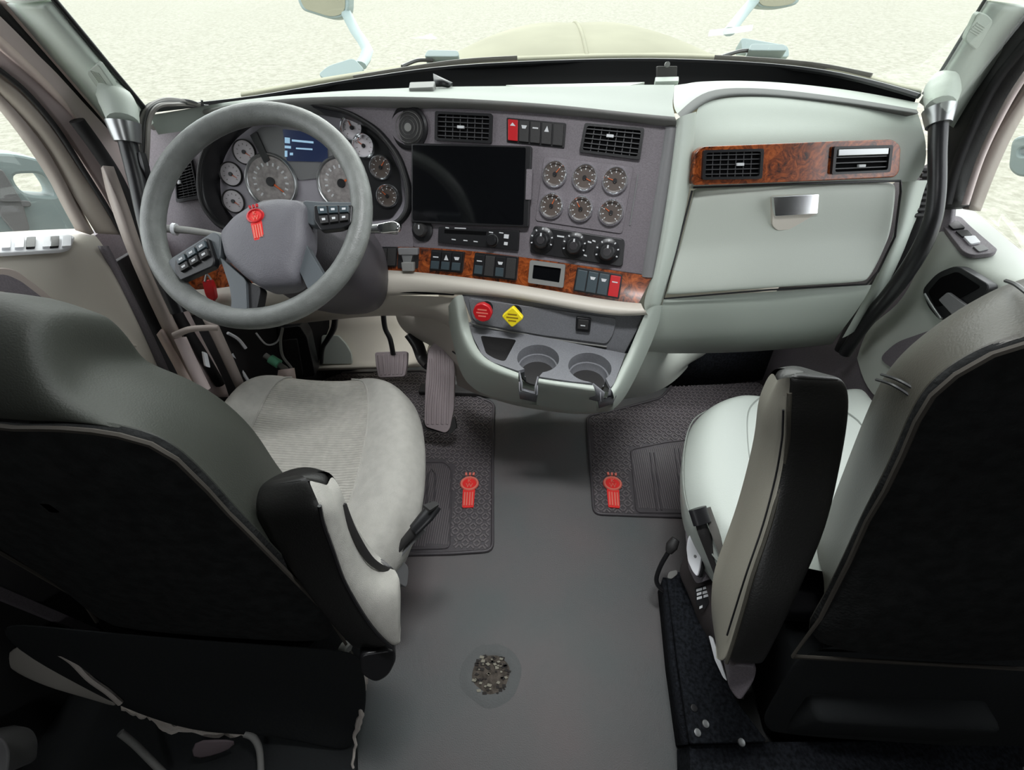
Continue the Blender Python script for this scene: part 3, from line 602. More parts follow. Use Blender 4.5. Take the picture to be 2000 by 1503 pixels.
vent([(1629, 286), (1744, 283), (1738, 336), (1624, 341)], PB, 4, 0, 'black air vent with silver flap at the right end of the passenger burl plate', chrome_top=True, h=.01, tabpos=(.5, .72))
vent([(340, 318), (372, 305), (390, 388), (345, 396)], PD, 12, 3, 'tall slatted air vent left of the gauge cluster behind the steering wheel', tabpos=(.2, .5))

# round speaker on centre panel
sx = PC.at(800, 250); sp = thing('dash_speaker', 'round black speaker grille left of the centre air vent', 'speaker', PC.P(800, 250))
lathe('grille_ring', PC, sx, [(.058, 0), (.058, .008), (.052, .012), (.046, .006), (.046, 0)], black, sp)
lathe('grille', PC, sx, [(.046, .004), (.03, .008), (.012, .010), (0, .010)], softblk, sp)
for k in range(3): lathe('grille_ridge', PC, sx, [(.018+.01*k, .007), (.0195+.01*k, .0115), (.021+.01*k, .007)], lip_g, sp, seg=24)
lathe('grille_badge', PC, sx, [(.011, .009), (.011, .012), (0, .012)], lip_g, sp, seg=20)

# rocker switch banks
def arrow(pl, Q, kind, h, par):
    c = quadpt(Q, .5, .3); e = (Q[1]-Q[0]); s = e.length*.28; x = e.normalized(); y = V((-x.y, x.x))
    if kind == 0: P = [c+x*s, c-x*s, c-x*s*.2+y*s]
    elif kind == 1: P = [c-x*s+y*s*.5, c+x*s+y*s*.5, c+x*s*.6-y*s*.5, c-x*s*.6-y*s*.5]
    elif kind == 2: P = [c-x*s-y*s*.2, c+x*s-y*s*.2, c+x*s+y*s*.2, c-x*s+y*s*.2]
    else: P = [c-x*s*.8-y*s*.8, c+x*s*.8-y*s*.8, c+y*s]
    multi('switch_symbol', pl, [P], h, h+.0006, whitep, par)
def bank(nm, lb, Q, pl, cells, h=.0, cat='switch panel'):
    Q = pl.pts(Q, h+.006); t = thing(nm, lb, cat, pl.W(*quadpt(Q, .5, .5), h))
    plate('panel_plate', pl, Q, h-.01, h+.004, black, t, r=.004, local=True, bev=.001)
    n = len(cells); 
    for i, cdef in enumerate(cells):
        M, kind, lbl = cdef; a, b = .02+i/n*.96, .02+(i+1)/n*.96; g = .012
        q = rectq(Q, a+g, b-g, .07, .93)
        r = plate('rocker_switch', pl, q, h+.002, h+.010, M, t, r=.002, bev=.0015, local=True, label=lbl)
        if kind is not None:
            arrow(pl, q, kind, h+.010, r)
            if M is black: plate('rocker_tip', pl, rectq(q, .08, .92, .52, .95), h+.006, h+.013, tipm, r, bev=.001, local=True)
tipm = mat('slate_rocker_tip', (62, 74, 80), .35)
bank('hazard_switch_panel', 'switch bank with a red hazard rocker between the two centre vents', [(989, 229), (1106, 240), (1102, 289), (989, 277)], PC,
     [(red, 0, 'red hazard rocker'), (softblk, 1, None), (softblk, 2, None), (softblk, 3, None), (softblk, None, None)])
bank('switch_panel', 'three lit rocker switches in the burl strip left of the radio', [(842, 487), (906, 492), (902, 533), (838, 528)], PC, [(black, 2, None), (black, 3, None), (black, 1, None)], h=.012)
bank('switch_panel', 'four rocker switches in the burl strip under the radio', [(927, 493), (1012, 502), (1008, 548), (922, 538)], PC, [(black, 2, None), (softblk, None, None), (black, 1, None), (softblk, None, None)], h=.012)
bank('switch_panel', 'switch bank with a bright red rocker at the right end of the burl strip', [(1127, 522), (1216, 537), (1209, 584), (1119, 568)], PC, [(tipm, None, None), (tipm, 1, None), (tipm, 1, None), (red, 2, 'bright red rocker')], h=.014)
for a in (1147, 1169):
    pass
bank('switch_panel', 'two blank black rockers beside the trailer brake lever', [(738, 482), (776, 482), (774, 521), (736, 521)], PD, [(softblk, None, None), (softblk, None, None)], h=.012)
tl = thing('trailer_brake_lever', 'grey lever with pale end in the burl strip right of the steering wheel', 'lever', PD.P(795, 500))
plate('lever_base', PD, [(778, 483), (818, 484), (817, 524), (776, 523)], 0, .016, black, tl, r=.004, bev=.001)
plate('lever_hood', PD, [(776, 484), (816, 484), (816, 498), (778, 498)], .012, .040, midgrey, tl, r=.004, bev=.003)
plate('lever_stem', PD, [(784, 498), (806, 498), (802, 514), (788, 514)], .014, .034, satin, tl, r=.003, bev=.002)
plate('lever_tip', PD, [(783, 512), (808, 512), (808, 530), (785, 530)], .02, .045, lip_g, tl, r=.004, bev=.003)
# small recessed display in burl strip
db = thing('small_display', 'small dark display window set in the burl strip', 'display', PC.P(1069, 535))
plate('display_frame', PC, [(1035, 508), (1104, 517), (1100, 562), (1031, 552)], .004, .020, lip_g, db, r=.005, holes=[[(1042, 517), (1096, 524), (1092, 552), (1039, 544)]], rh=.003)
plate('display_screen', PC, [(1041, 516), (1097, 523), (1093, 553), (1038, 545)], .004, .014, gloss, db)

# black tablet / display
tv = thing('dash_display', 'large glossy black display screen in the centre of the dashboard', 'display', PC.P(918, 360))
plate('display_body', PC, [(803, 279), (1038, 285), (1032, 444), (900, 440), (803, 434)], -.005, .020, black, tv, r=.006, bev=.003)
plate('display_screen', PC, [(806, 283), (1027, 288), (1022, 439), (806, 430)], .020, .0215, gloss, tv, r=.004)
plate('side_clip', PC, [(1028, 330), (1040, 330), (1037, 390), (1026, 390)], .012, .024, darkgrey, tv, r=.002, bev=.001)

# radio
rd = thing('radio', 'slim black radio below the large display', 'radio', PC.P(935, 463))
plate('radio_face', PC, [(856, 443), (1014, 450), (1012, 489), (855, 474)], -.01, .012, black, rd, r=.003, bev=.0015)
plate('cassette_slot', PC, [(868, 448), (950, 452), (949, 459), (868, 455)], .012, .0135, blackm, rd)
q = PC.at(964, 469); lathe('volume_knob', PC, q, [(.016, .012), (.016, .026), (.013, .030), (0, .030)], black, rd, seg=24); lathe('knob_ring', PC, q, [(.017, .012), (.0185, .015), (.017, .018)], satin, rd, seg=24)
multi('button', PC, [PC.pts(x, .014) for x in ([(985, 457), (994, 458), (993, 466), (984, 465)], [(985, 472), (992, 473), (991, 479), (984, 478)])], .012, .0155, whitep, rd, label='white buttons')['kind'] = 'stuff'
multi('printed_marks', PC, [PC.pts([(a, b), (a+w_, b+1), (a+w_, b+3), (a, b+2)], .0125) for a, b, w_ in ((888, 444, 22), (870, 443, 7), (882, 466, 8), (905, 468, 8), (925, 470, 8), (955, 452, 8), (975, 453, 8))], .012, .0128, whitep, rd)['kind'] = 'stuff'
# small knob left of radio
kb = thing('dimmer_knob', 'small round black knob left of the radio', 'knob', PC.P(826, 448)); q = PC.at(826, 449)
lathe('knob_bezel', PC, q, [(.034, 0), (.034, .006), (.028, .009), (0, .009)], black, kb)
lathe('knob', PC, q, [(.02, .009), (.019, .026), (.016, .030), (0, .030)], softblk, kb, seg=28)
multi('indicator_line', PC, [[q+V((-.002, .003)), q+V((.002, .003)), q+V((.002, .015)), q+V((-.002, .015))]], .030, .031, whitep, kb)

ring_m = mat('bright_gauge_ring', (238, 240, 242), .2, metal=.95)
# gauge panel
def gauge(par, pl, u, v, r, M, h=0, ang=.6, ticks=9, bez=ring_m, name='gauge', ndl=orange, f=.74):
    q = pl.at(u, v, h)
    g = lathe(name, pl, q, [(r*(f-.04), h), (r*f, h+.006), (r*(f+1)/2, h+(.014 if f < .8 else .008)), (r*.97, h+(.009 if f < .8 else .005)), (r, h)], bez, par)
    disc('dial', pl, q, r*f, h-.001, h+.003, M, g)
    P = []
    for k in range(ticks):
        a = math.radians(225-270*k/(ticks-1)); d = V((math.cos(a), math.sin(a))); n_ = V((-d.y, d.x))*r*.03
        P.append([q+d*r*.54-n_, q+d*r*.66-n_, q+d*r*.66+n_, q+d*r*.54+n_])
    multi('scale_marks', pl, P, h+.003, h+.0037, whitep if M is not dialw else dialg, g)['kind'] = 'stuff'
    d = V((math.cos(ang), math.sin(ang))); n_ = V((-d.y, d.x))*r*.05
    multi('needle', pl, [[q-d*r*.15-n_, q+d*r*.56-n_*.3, q+d*r*.56+n_*.3, q-d*r*.15+n_]], h+.004, h+.006, ndl, g)
    disc('needle_hub', pl, q, r*.16, h+.003, h+.008, black, g, seg=14)
    return g
gp = thing('gauge_panel', 'grey plate with six round chrome-ringed gauges on the centre panel', 'gauge panel', PC.P(1138, 380))
plate('panel_plate', PC, [(1062, 304), (1238, 325), (1215, 457), (1045, 431)], -.005, .004, darkgrey, gp, r=.01, bev=.002)
for (u, v), a in zip([(1084, 340), (1142, 347), (1201, 353), (1077, 402), (1134, 408), (1193, 415)], [.9, -.4, 2.9, 1.2, 2.2, 2.6]):
    gauge(gp, PC, u, v, .0355, diald, h=.004, ang=a)
# climate controls
cc = thing('climate_control_panel', 'black climate panel with three round knobs under the gauge plate', 'control panel', PC.P(1125, 480))
plate('panel_plate', PC, [(1042, 440), (1221, 467), (1216, 522), (1034, 494)], -.005, .008, black, cc, r=.012, bev=.003)
for u, v in ((1059, 468), (1122, 479), (1186, 491)):
    q = PC.at(u, v, .008); g = lathe('control_knob', PC, q, [(.036, .008), (.036, .014), (.030, .017), (.025, .018), (.022, .036), (.018, .040), (0, .040)], black, cc)
    disc('knob_cap', PC, q, .011, .040, .042, lens_g, g, seg=18)
    multi('knob_pointer', PC, [[q+V((-.0025, .008)), q+V((.0025, .008)), q+V((.002, .019)), q+V((-.002, .019))]], .040, .0415, whitep, g)
    P = []
    for k in range(7):
        a = math.radians(200-220*k/6); d = V((math.cos(a), math.sin(a))); n_ = V((-d.y, d.x))*.0018
        P.append([q+d*.028-n_, q+d*.033-n_, q+d*.033+n_, q+d*.028+n_])
    multi('scale_marks', PC, P, .0165, .0176, whitep, g)['kind'] = 'stuff'
multi('printed_marks', PC, [PC.pts([(a, b), (a+w_, b+2), (a+w_, b+5), (a, b+3)], .009) for a, b, w_ in ((1088, 459, 14), (1148, 470, 7), (1157, 468, 6), (1140, 496, 6))], .008, .0088, whitep, cc)['kind'] = 'stuff'
# cup of unused grey seam lines on the right of panel
tube('panel_seam', [PC.P(u, v, .001) for u, v in [(1246, 340), (1240, 380), (1230, 440)]], .0022, midgrey, dash, seg=6)

# ------------------------------------------------------------------ instrument cluster
ic = thing('instrument_cluster', 'recessed instrument cluster with silver face and round gauges behind the steering wheel', 'instrument cluster', PD.P(590, 330))
hb = PD.pts(hole, 0); cen = sum(hb, V((0, 0)))/len(hb); hb = rnd(hb, .03, 4)
D = -.055
def ringf(sc_, h): return [PD.W(*(cen+(p-cen)*sc_), h) for p in hb]
grid('bezel_hood', [ringf(1.06, -.004), ringf(1.05, .010), ringf(1.0, .016), ringf(.985, .004), ringf(.95, D)], black, ic, sub=0, solid=.0, close=True)
tube('bezel_line', ringf(1.02, .016), .004, softblk, ic, sm=0, closed=True, seg=6)
def cpl(nm, L, h0, h1, M, r=0, lab=None, par=ic): return plate(nm, PD, L, D+h0, D+h1, M, par, r=r, label=lab)
vs_ = [PD.W(*(cen+(p-cen)*.97), D-.002) for p in hb]; n_ = len(vs_)
mk('face_plate', vs_+[p-PD.n*.01 for p in vs_], [tuple(range(n_)), tuple(range(2*n_-1, n_-1, -1))]+[(i, (i+1) % n_, n_+(i+1) % n_, n_+i) for i in range(n_)], clus_g, ic)
cpl('dark_fascia', [(672, 236), (712, 244), (755, 285), (780, 335), (786, 395), (765, 425), (700, 432), (712, 380), (700, 320), (676, 275)], -.001, .006, black, r=.015)
cpl('screen_surround', [(492, 262), (510, 248), (640, 240), (672, 262), (668, 322), (640, 345), (585, 352), (555, 322), (518, 318)], -.001, .004, midgrey, r=.01)
cpl('surround_edge', [(488, 264), (500, 256), (526, 312), (516, 318)], .0, .012, black, r=.002)
scn = cpl('information_screen', [(552, 252), (638, 262), (640, 316), (560, 314)], .004, .008, mat('navy_screen', (26, 32, 52), .15, emit=((40, 52, 84), .35)), r=.003)
pb_ = mat('pale_blue_readout', (150, 180, 205), .5, emit=((150, 190, 215), .5))
multi('readout_line', PD, [PD.pts(x, D+.009) for x in ([(570, 272), (612, 276), (612, 280), (570, 276)], [(556, 268), (566, 269), (566, 280), (556, 279)], [(578, 288), (610, 290), (610, 293), (578, 291)], [(556, 284), (568, 285), (568, 290), (556, 289)], [(556, 294), (561, 294), (561, 306), (556, 306)], [(566, 298), (572, 298), (572, 303), (566, 303)])], D+.008, D+.009, pb_, scn)['kind'] = 'stuff'
for u, v in ((478, 297), (452, 340), (457, 393)): gauge(ic, PD, u, v, .036, dialw, h=D, ang=-.6, bez=softblk, f=.9)
gauge(ic, PD, 530, 355, .083, dialg, h=D+.004, ang=-.7, ticks=15, name='tachometer', bez=satin, f=.88)
gauge(ic, PD, 668, 358, .080, dialg, h=D+.004, ang=.5, ticks=15, name='speedometer', bez=satin, f=.88)
for u, v, a in ((688, 250, 2), (711, 285, 2.5), (744, 327, .9), (757, 383, 2.4)): gauge(ic, PD, u, v, .036, diald if v > 300 else dialw, h=D+.006, ang=a)

# ------------------------------------------------------------------ steering wheel and column
we = math.radians(50)
WC = CP+(onY(501.3, 417.4, 1.0)-CP)*.92; WC = WC+V((0, 0, 0))
PW = Plane(WC, (0, -math.cos(we), math.sin(we))); RW = .262*.92
sw = thing('steering_wheel', 'grey leather steering wheel with red emblem on its hub', 'steering wheel', WC)
wheel_m = mat('worn_grey_wheel_leather', (116, 119, 116), .42, bump=.35, bscale=350, var=.06, vscale=30)
hub_m = mat('grained_hub_plastic', (104, 103, 109), .5, bump=.5, bscale=420)
rimP = [PW.W(RW*math.cos(a), RW*math.sin(a)) for a in [2*math.pi*k/72 for k in range(72)]]
tube('rim', rimP, .0235, wheel_m, sw, seg=16, sm=0, closed=True, flat=1.0, ref=tuple(PW.n))
def wpl(nm, L, h0, h1, M, r=.01, bev=.004, par=None, label=None): return plate(nm, PW, L, h0, h1, M, par or sw, r=r, bev=bev, label=label)
hubL = [(418, 450), (447, 416), (490, 389), (538, 379), (580, 383), (592, 394), (594, 440), (593, 470), (583, 506), (572, 545), (553, 556), (506, 560), (474, 541), (445, 515), (428, 496)]
hp = rnd(PW.pts(hubL, .03), .012, 3); hc = sum(hp, V((0, 0)))/len(hp)
rings = []
for sc_, h in ((.99, -.03), (1.0, .0), (.98, .014), (.92, .024), (.75, .031), (.45, .035)): rings.append([PW.W(*(hc+(p-hc)*sc_), h) for p in hp])
o = grid('hub_pad', rings+[[PW.W(*hc, .036)]*len(hp)], hub_m, sw, sub=0, solid=0, close=True)
o.modifiers.new('e', 'EDGE_SPLIT').split_angle = math.radians(60)
# emblem
em = thing('wheel_emblem', 'red round shield emblem with a ribbed tail on the steering wheel hub', 'emblem', PW.P(500, 430, .036))
def emblem(t, pl, top, s, ax, h, M, M2, M3, glyph=True, rad3=0.36):
    """round red badge above a tall ribbed shield; ax = unit direction of the tail"""
    ax = V(ax).normalized(); sx_ = V((-ax.y, ax.x)); c = V(top)
    C_ = [c+sx_*math.cos(a)*s*.42+ax*math.sin(a)*s*.36 for a in [2*math.pi*k/24 for k in range(24)]]
    plate('badge_disc', pl, C_, h, h+s*.06, M, t, local=True)
    C2 = [c+(p-c)*.78 for p in C_]
    tube('badge_ring', [pl.W(p.x, p.y, h+s*.06) for p in [c+(p-c)*.86 for p in C_]], s*.055, M2, t, sm=0, closed=True, seg=6)
    T = [c+ax*s*.30-sx_*s*.27, c+ax*s*.30+sx_*s*.27, c+ax*s*1.18+sx_*s*.24, c+ax*s*1.18-sx_*s*.24]
    plate('badge_tail', pl, T, h, h+s*.06, M, t, local=True, r=s*.05)
    multi('tail_bar', pl, [[c+ax*s*.45+sx_*s*k, c+ax*s*.45+sx_*s*(k+.06), c+ax*s*1.1+sx_*s*(k+.06), c+ax*s*1.1+sx_*s*k] for k in (-.2, -.09, .03, .14)], h+s*.06, h+s*.09, M3, t)
    multi('badge_crown', pl, [[c-ax*s*.42+sx_*s*(k-.045), c-ax*s*.42+sx_*s*(k+.045), c-ax*s*.56+sx_*s*(k*1.1+.045), c-ax*s*.56+sx_*s*(k*1.1-.045)] for k in (-.16, 0, .16)], h, h+s*.08, M2, t)
    if glyph:
        rot = math.atan2(ax.y, ax.x)+math.pi/2
        text('letter_k', pl, 'K', c-ax*s*.12, s*.26, h+s*.075, M3, t, rot=rot, th=s*.015); text('letter_w', pl, 'W', c+ax*s*.12, s*.30, h+s*.075, M3, t, rot=rot, th=s*.015)
ct = PW.at(499, 422, .034); cb = PW.at(507, 455, .030)
emblem(em, PW, ct, .046, (cb-ct), .033, redm, red, redl)
spoke_m = mat('slate_spoke_plastic', (88, 94, 98), .4, bump=.1)
wpl('spoke', [(590, 390), (622, 393), (712, 394), (712, 420), (640, 440), (606, 440), (594, 430)], -.012, .010, spoke_m, label='right spoke')
wpl('spoke', [(432, 460), (418, 450), (330, 505), (322, 520), (345, 545), (430, 505)], -.012, .010, spoke_m, label='left spoke')
wpl('spoke', [(428, 500), (446, 516), (480, 545), (482, 610), (478, 618), (448, 612), (452, 590), (448, 560)], -.012, .012, spoke_m)
wpl('spoke', [(596, 460), (600, 482), (636, 543), (648, 552), (616, 578), (604, 570), (580, 520)], -.012, .012, spoke_m)
wpl('lower_spoke_bar', [(478, 548), (510, 560), (505, 590), (500, 610), (520, 612), (470, 616), (474, 590)], -.02, .004, black)
for L, lb in (([(612, 400), (688, 399), (686, 436), (664, 446), (626, 450), (613, 430)], 'right button pod'), ([(342, 503), (404, 462), (420, 508), (416, 520), (352, 548), (340, 528)], 'left button pod')):
    pod = wpl('button_pod', L, .004, .022, black, r=.006, bev=.003, label=lb)
    right = L[0][0] > 500
    Qb = PW.pts([(618, 402), (684, 401), (682, 432), (626, 440)] if right else [(343, 506), (402, 467), (412, 500), (354, 534)], .024)
    for k in range(3):
        for j in range(2):
            q = rectq(Qb, k/3+.03, (k+1)/3-.03, j/2+.05, (j+1)/2-.05)
            plate('button', PW, q, .018, .028, tipm if j == 0 else softblk, pod, local=True, bev=.001)
            multi('button_mark', PW, [rectq(q, .3, .7, .35, .65)], .028, .0285, whitep, pod)
# column shroud
sh_m = mat('charcoal_shroud', (70, 66, 70), .5, bump=.3, bscale=400)
cs = thing('steering_column', 'charcoal steering column shroud behind the steering wheel', 'steering column', WC-PW.n*.1)
def oval(c, ux, uy, a, b, n=16, p=3.0):
    out = []
    for k in range(n):
        t = 2*math.pi*k/n; x = math.cos(t); y = math.sin(t)
        out.append(c+ux*a*math.copysign(abs(x)**(2/p), x)+uy*b*math.copysign(abs(y)**(2/p), y))
    return out
ux, uy = PW.ex, PW.ey
A0 = WC-PW.n*.02; A1 = WC-PW.n*.07+uy*-.01+ux*.03; A2 = WC-PW.n*.15+ux*.06-uy*.02; A3 = WC-PW.n*.28+ux*.05-uy*.03; A4 = WC-PW.n*.55+ux*.03
grid('shroud', [oval(A0, ux, uy, .05, .05), oval(A1, ux, uy, .09, .085), oval(A2, ux, uy, .15, .11), oval(A3, ux, uy, .16, .13), oval(A4, ux, uy, .10, .10)], sh_m, cs, sub=1, solid=0, close=True, caps=True)
tube('left_stalk', [onY(470, 470, 1.02), onY(420, 458, 1.0), onY(370, 450, .99), onY(322, 446, .98)], [.010, .011, .012, .013], lip_g, cs, seg=10, flat=.7)
tube('stalk_band', [onY(345, 448, .985), onY(338, 447, .984)], .015, white, cs, sm=0)
tube('right_stalk', [onY(650, 470, 1.02), onY(700, 452, 1.02), onY(740, 446, 1.02), onY(776, 450, 1.02)], [.009, .010, .012, .010], satin, cs, seg=10, label='bright silver stalk')
plate('stalk_knob', Plane(onY(755, 440, 1.01), tiltn(30, 0)), [(732, 437), (768, 430), (782, 438), (778, 452), (740, 456)], -.01, .012, chrome, cs, r=.01, bev=.005)
kf = thing('red_key_fob', 'bright red key fob hanging below the left spoke of the steering wheel', 'key', onY(405, 560, 1.12))
plate('fob', Plane(onY(405, 565, 1.10), tiltn(25, 0)), [(394, 548), (410, 545), (416, 560), (420, 582), (411, 592), (400, 575)], -.008, .008, red, kf, r=.008, bev=.004)
tube('key_ring', [onY(400, 550, 1.10), onY(404, 536, 1.12), onY(412, 545, 1.10)], .003, satin, kf, seg=6)

# ------------------------------------------------------------------ lower dash, knee panels, firewall, footwell
kn = thing('knee_panel', 'warm pale knee panel under the burl strip beside the steering column', 'panel', onY(800, 600, 1.25))
grid('upper_panel', [[onY(*p) for p in r] for r in (
    [(345, 600, 1.22), (480, 585, 1.24), (620, 575, 1.22), (740, 576, 1.20), (880, 578, 1.16), (902, 585, 1.14)],
    [(370, 625, 1.25), (500, 615, 1.26), (620, 600, 1.24), (745, 592, 1.20), (865, 598, 1.16), (893, 620, 1.13)],
    [(400, 640, 1.28), (520, 636, 1.28), (640, 622, 1.26), (748, 611, 1.22), (862, 613, 1.19), (890, 650, 1.15)],
    [(420, 640, 1.36), (530, 638, 1.36), (640, 625, 1.36), (748, 614, 1.34), (860, 617, 1.30), (880, 660, 1.28)])], beige, kn, sub=1, solid=.0)
PKN = Plane(onY(820, 566, 1.155), tiltn(20, -6))
plate('dark_slot', PKN, [(762, 557), (884, 565), (888, 577), (764, 571)], -.002, .006, blackm, kn, r=.006)
plate('slot_lip', PKN, [(752, 553), (764, 553), (768, 572), (756, 573)], .0, .008, lip_g, kn, r=.004)
hh = thing('heater_housing', 'pale plastic housing with a door line between the pedals and the console', 'housing', onY(830, 660, 1.28))
grid('housing_shell', [[onY(*p) for p in r] for r in (
    [(772, 612, 1.36), (800, 612, 1.33), (850, 611, 1.26), (888, 612, 1.18), (905, 640, 1.10)],
    [(776, 630, 1.38), (805, 640, 1.33), (852, 640, 1.26), (890, 650, 1.18), (915, 680, 1.08)],
    [(795, 655, 1.42), (820, 664, 1.36), (860, 672, 1.28), (893, 690, 1.19), (925, 710, 1.06)],
    [(830, 666, 1.46), (850, 680, 1.40), (880, 700, 1.30), (900, 720, 1.2), (940, 745, 1.06)])], beige, hh, sub=2, solid=.0)
tube('door_line', [onY(*p) for p in [(884, 615, 1.18), (890, 660, 1.165), (893, 690, 1.17), (884, 686, 1.2)]], .003, black, hh, seg=6)
fw = struct(grid('wall_firewall', [[onY(*p) for p in r] for r in (
    [(560, 560, 1.62), (650, 560, 1.62), (770, 560, 1.62), (860, 560, 1.62)], [(575, 640, 1.58), (650, 636, 1.58), (760, 632, 1.58), (850, 632, 1.58)],
    [(596, 712, 1.5), (660, 711, 1.5), (740, 710, 1.5), (830, 706, 1.5)], [(598, 724, 1.46), (660, 722, 1.46), (740, 720, 1.46), (830, 716, 1.46)])], cream, None, sub=0, solid=.02))
plate('painted_shadow_patch', Plane(onY(655, 690, 1.50), tiltn(20, 0)), [(628, 655), (660, 655), (676, 672), (686, 690), (688, 711), (624, 711)], .0, .012, mint2, fw, r=.01, bev=.003)  # grey-green plate imitating a shadow shape on the cream firewall
struct(box('trim_8', (-.6, 1.40, 0), (-.05, 1.46, .035), softblk, bev=.008))
# kick panels either side
struct(grid('wall_kick_left', [[V((-1.25, .3, 0)), V((-1.22, 1.0, 0)), V((-1.12, 1.5, 0)), V((-.98, 1.6, 0))], [V((-1.25, .3, .5)), V((-1.22, 1.05, .5)), V((-1.12, 1.45, .5)), V((-1.0, 1.6, .5))], [V((-1.26, .3, .95)), V((-1.25, 1.2, .9)), V((-1.19, 1.45, .9)), V((-1.0, 1.6, .9))]], seal, None, sub=0, solid=.02, soff=1))
struct(grid('wall_kick_right', [[V((1.20, .3, 0)), V((1.18, 1.0, 0)), V((1.12, 1.5, 0)), V((1.0, 1.7, 0))], [V((1.20, .3, .5)), V((1.19, 1.05, .5)), V((1.15, 1.45, .5)), V((1.05, 1.7, .5))], [V((1.20, .3, .7)), V((1.20, 1.2, .8)), V((1.17, 1.42, 1.1)), V((1.15, 1.6, .9))]], darkgrey, None, sub=0, solid=.02, soff=-1))
struct(grid('wall_firewall_right', [[onY(1190, 640, 1.6), onY(1400, 640, 1.6), onY(1680, 630, 1.6)], [onY(1190, 760, 1.5), onY(1400, 745, 1.55), onY(1660, 720, 1.6)]], carpet, None, sub=0, solid=.02))
# left footwell: struts, dark carpet, connectors
fb = thing('fuse_box_cover', 'black fuse box post at the left of the footwell', 'cover', onY(590, 690, 1.4))
plate('post_body', Plane(onY(590, 690, 1.36), tiltn(10, 10)), [(540, 640), (585, 636), (600, 660), (616, 735), (562, 742)], -.06, .02, black, fb, r=.01, bev=.004)
plate('post_face', Plane(onY(590, 690, 1.36), tiltn(10, 10)), [(550, 665), (580, 662), (592, 732), (566, 735)], .02, .03, softblk, fb, r=.008, bev=.003)
lk = thing('kick_carpet', 'dark green carpeted side panel low in the left footwell', 'carpet', onY(480, 700, 1.2))
grid('carpet_panel', [[onY(400, 640, 1.3), onY(470, 640, 1.35), onY(560, 640, 1.45)], [onY(400, 700, 1.2), onY(480, 700, 1.3), onY(565, 700, 1.4)], [onY(400, 780, 1.05), onY(490, 780, 1.15), onY(580, 770, 1.25)]], greenblk, lk, sub=0, solid=.01)
stt = thing('door_pillar_strut', 'taupe metal strut running down beside the left footwell', 'strut', onX(430, 690, -.98))
ribbon('strut_plate', [(398, 625), (425, 680), (455, 745), (470, 775)], [(425, 630), (452, 690), (478, 750), (490, 775)], -1.08, -1.06, jamb, stt, solid=.015)
tube('strut_rod', [onX(*p) for p in [(352, 660, -1.08), (375, 710, -1.06), (400, 760, -1.05)]], .016, jamb2, stt)
tube('cross_link', [onX(*p) for p in [(340, 655, -1.08), (370, 643, -1.04), (405, 640, -1.0), (425, 640, -.98)]], .009, jamb, stt)
plate('white_clip', Plane(onX(402, 700, -1.03), (1, -.5, .3)), [(397, 686), (405, 690), (411, 718), (402, 715)], -.004, .008, white, stt, r=.004)
wb = thing('wiring_bundle', 'tangle of pale wires with a mint green connector below the steering wheel', 'wires', onY(530, 690, 1.2))
tube('wire', [onY(*p) for p in [(500, 650, 1.2), (520, 672, 1.2), (540, 668, 1.2), (552, 645, 1.2)]], .0035, white, wb, seg=6)
tube('wire', [onY(*p) for p in [(552, 640, 1.2), (548, 665, 1.18), (552, 695, 1.16), (570, 720, 1.14), (575, 745, 1.12)]], .005, lip_g, wb, seg=6)
tube('wire', [onY(*p) for p in [(445, 650, 1.15), (465, 662, 1.17), (480, 680, 1.17)]], .006, white, wb, seg=6)
tube('wire', [onY(*p) for p in [(452, 690, 1.15), (470, 720, 1.15), (488, 748, 1.13)]], .006, white, wb, seg=6)
tube('connector_body', [onY(*p) for p in [(517, 693, 1.17), (560, 722, 1.15)]], .011, lip_g, wb, sm=0)
tube('connector_ring', [onY(*p) for p in [(528, 700, 1.165), (545, 711, 1.155)]], .018, teal, wb, sm=0, label='mint green ring')
grid('cloth_tag', [[onY(545, 722, 1.14), onY(575, 718, 1.14)], [onY(542, 748, 1.11), onY(580, 748, 1.11)]], pinkt, wb, sub=0, solid=.006)

# pedals
def pedal(nm, lb, pad, pl, stem, nrib, rad=.016, along=True, M=pedal_m):
    t = thing(nm, lb, 'pedal', pl.P(*pad[0]))
    Q = pl.pts(pad, .02); plate('pedal_pad', pl, Q, -.008, .016, M, t, r=.012, bev=.003, local=True)
    q4 = [Q[0], Q[1], Q[-2], Q[-1]] if len(Q) == 4 else None
    if stem: tube('pedal_arm', stem, rad, black, t, seg=10, flat=.6)
    return t
PBP = Plane(onY(762, 710, 1.30), tiltn(48, 0))
bpd = pedal('brake_pedal', 'square ribbed grey brake pedal hanging below the dash', [(731, 687), (795, 685), (794, 712), (790, 735), (738, 737), (733, 712)], PBP,
    [onY(748, 606, 1.38), onY(752, 640, 1.37), onY(762, 662, 1.35), onY(768, 692, 1.32)], 6)
Q = PBP.pts([(735, 690), (792, 688), (788, 733), (741, 735)], .02)
for i in range(6): plate('grip_rib', PBP, rectq(Q, (i+.15)/6, (i+.7)/6, .06, .94), .014, .020, MATS['grey_pedal_rubber'], bpd, local=True, bev=.0015)
PAC = Plane(onY(858, 755, 1.20), tiltn(42, 2))
ac = pedal('accelerator_pedal', 'long ribbed grey accelerator pedal reaching to the driver mat', [(836, 680), (848, 669), (866, 669), (884, 692), (888, 720), (886, 800), (878, 838), (870, 846), (832, 834), (828, 825), (830, 750)], PAC,
    [onY(800, 650, 1.4), onY(815, 672, 1.38), onY(826, 700, 1.34), onY(840, 715, 1.28)], 5, rad=.03)
for i in range(5):
    a0 = 838+i*8.6; c0_ = 832+i*9.6
    tube('grip_rib', [PAC.P(a, b, .017) for a, b in ((a0+3, 684 if 0 < i < 4 else 700), (a0+3.5, 740), (c0_+4, 790), (c0_+3, 828))], .0055, pedal_m, ac, seg=6, flat=.7)
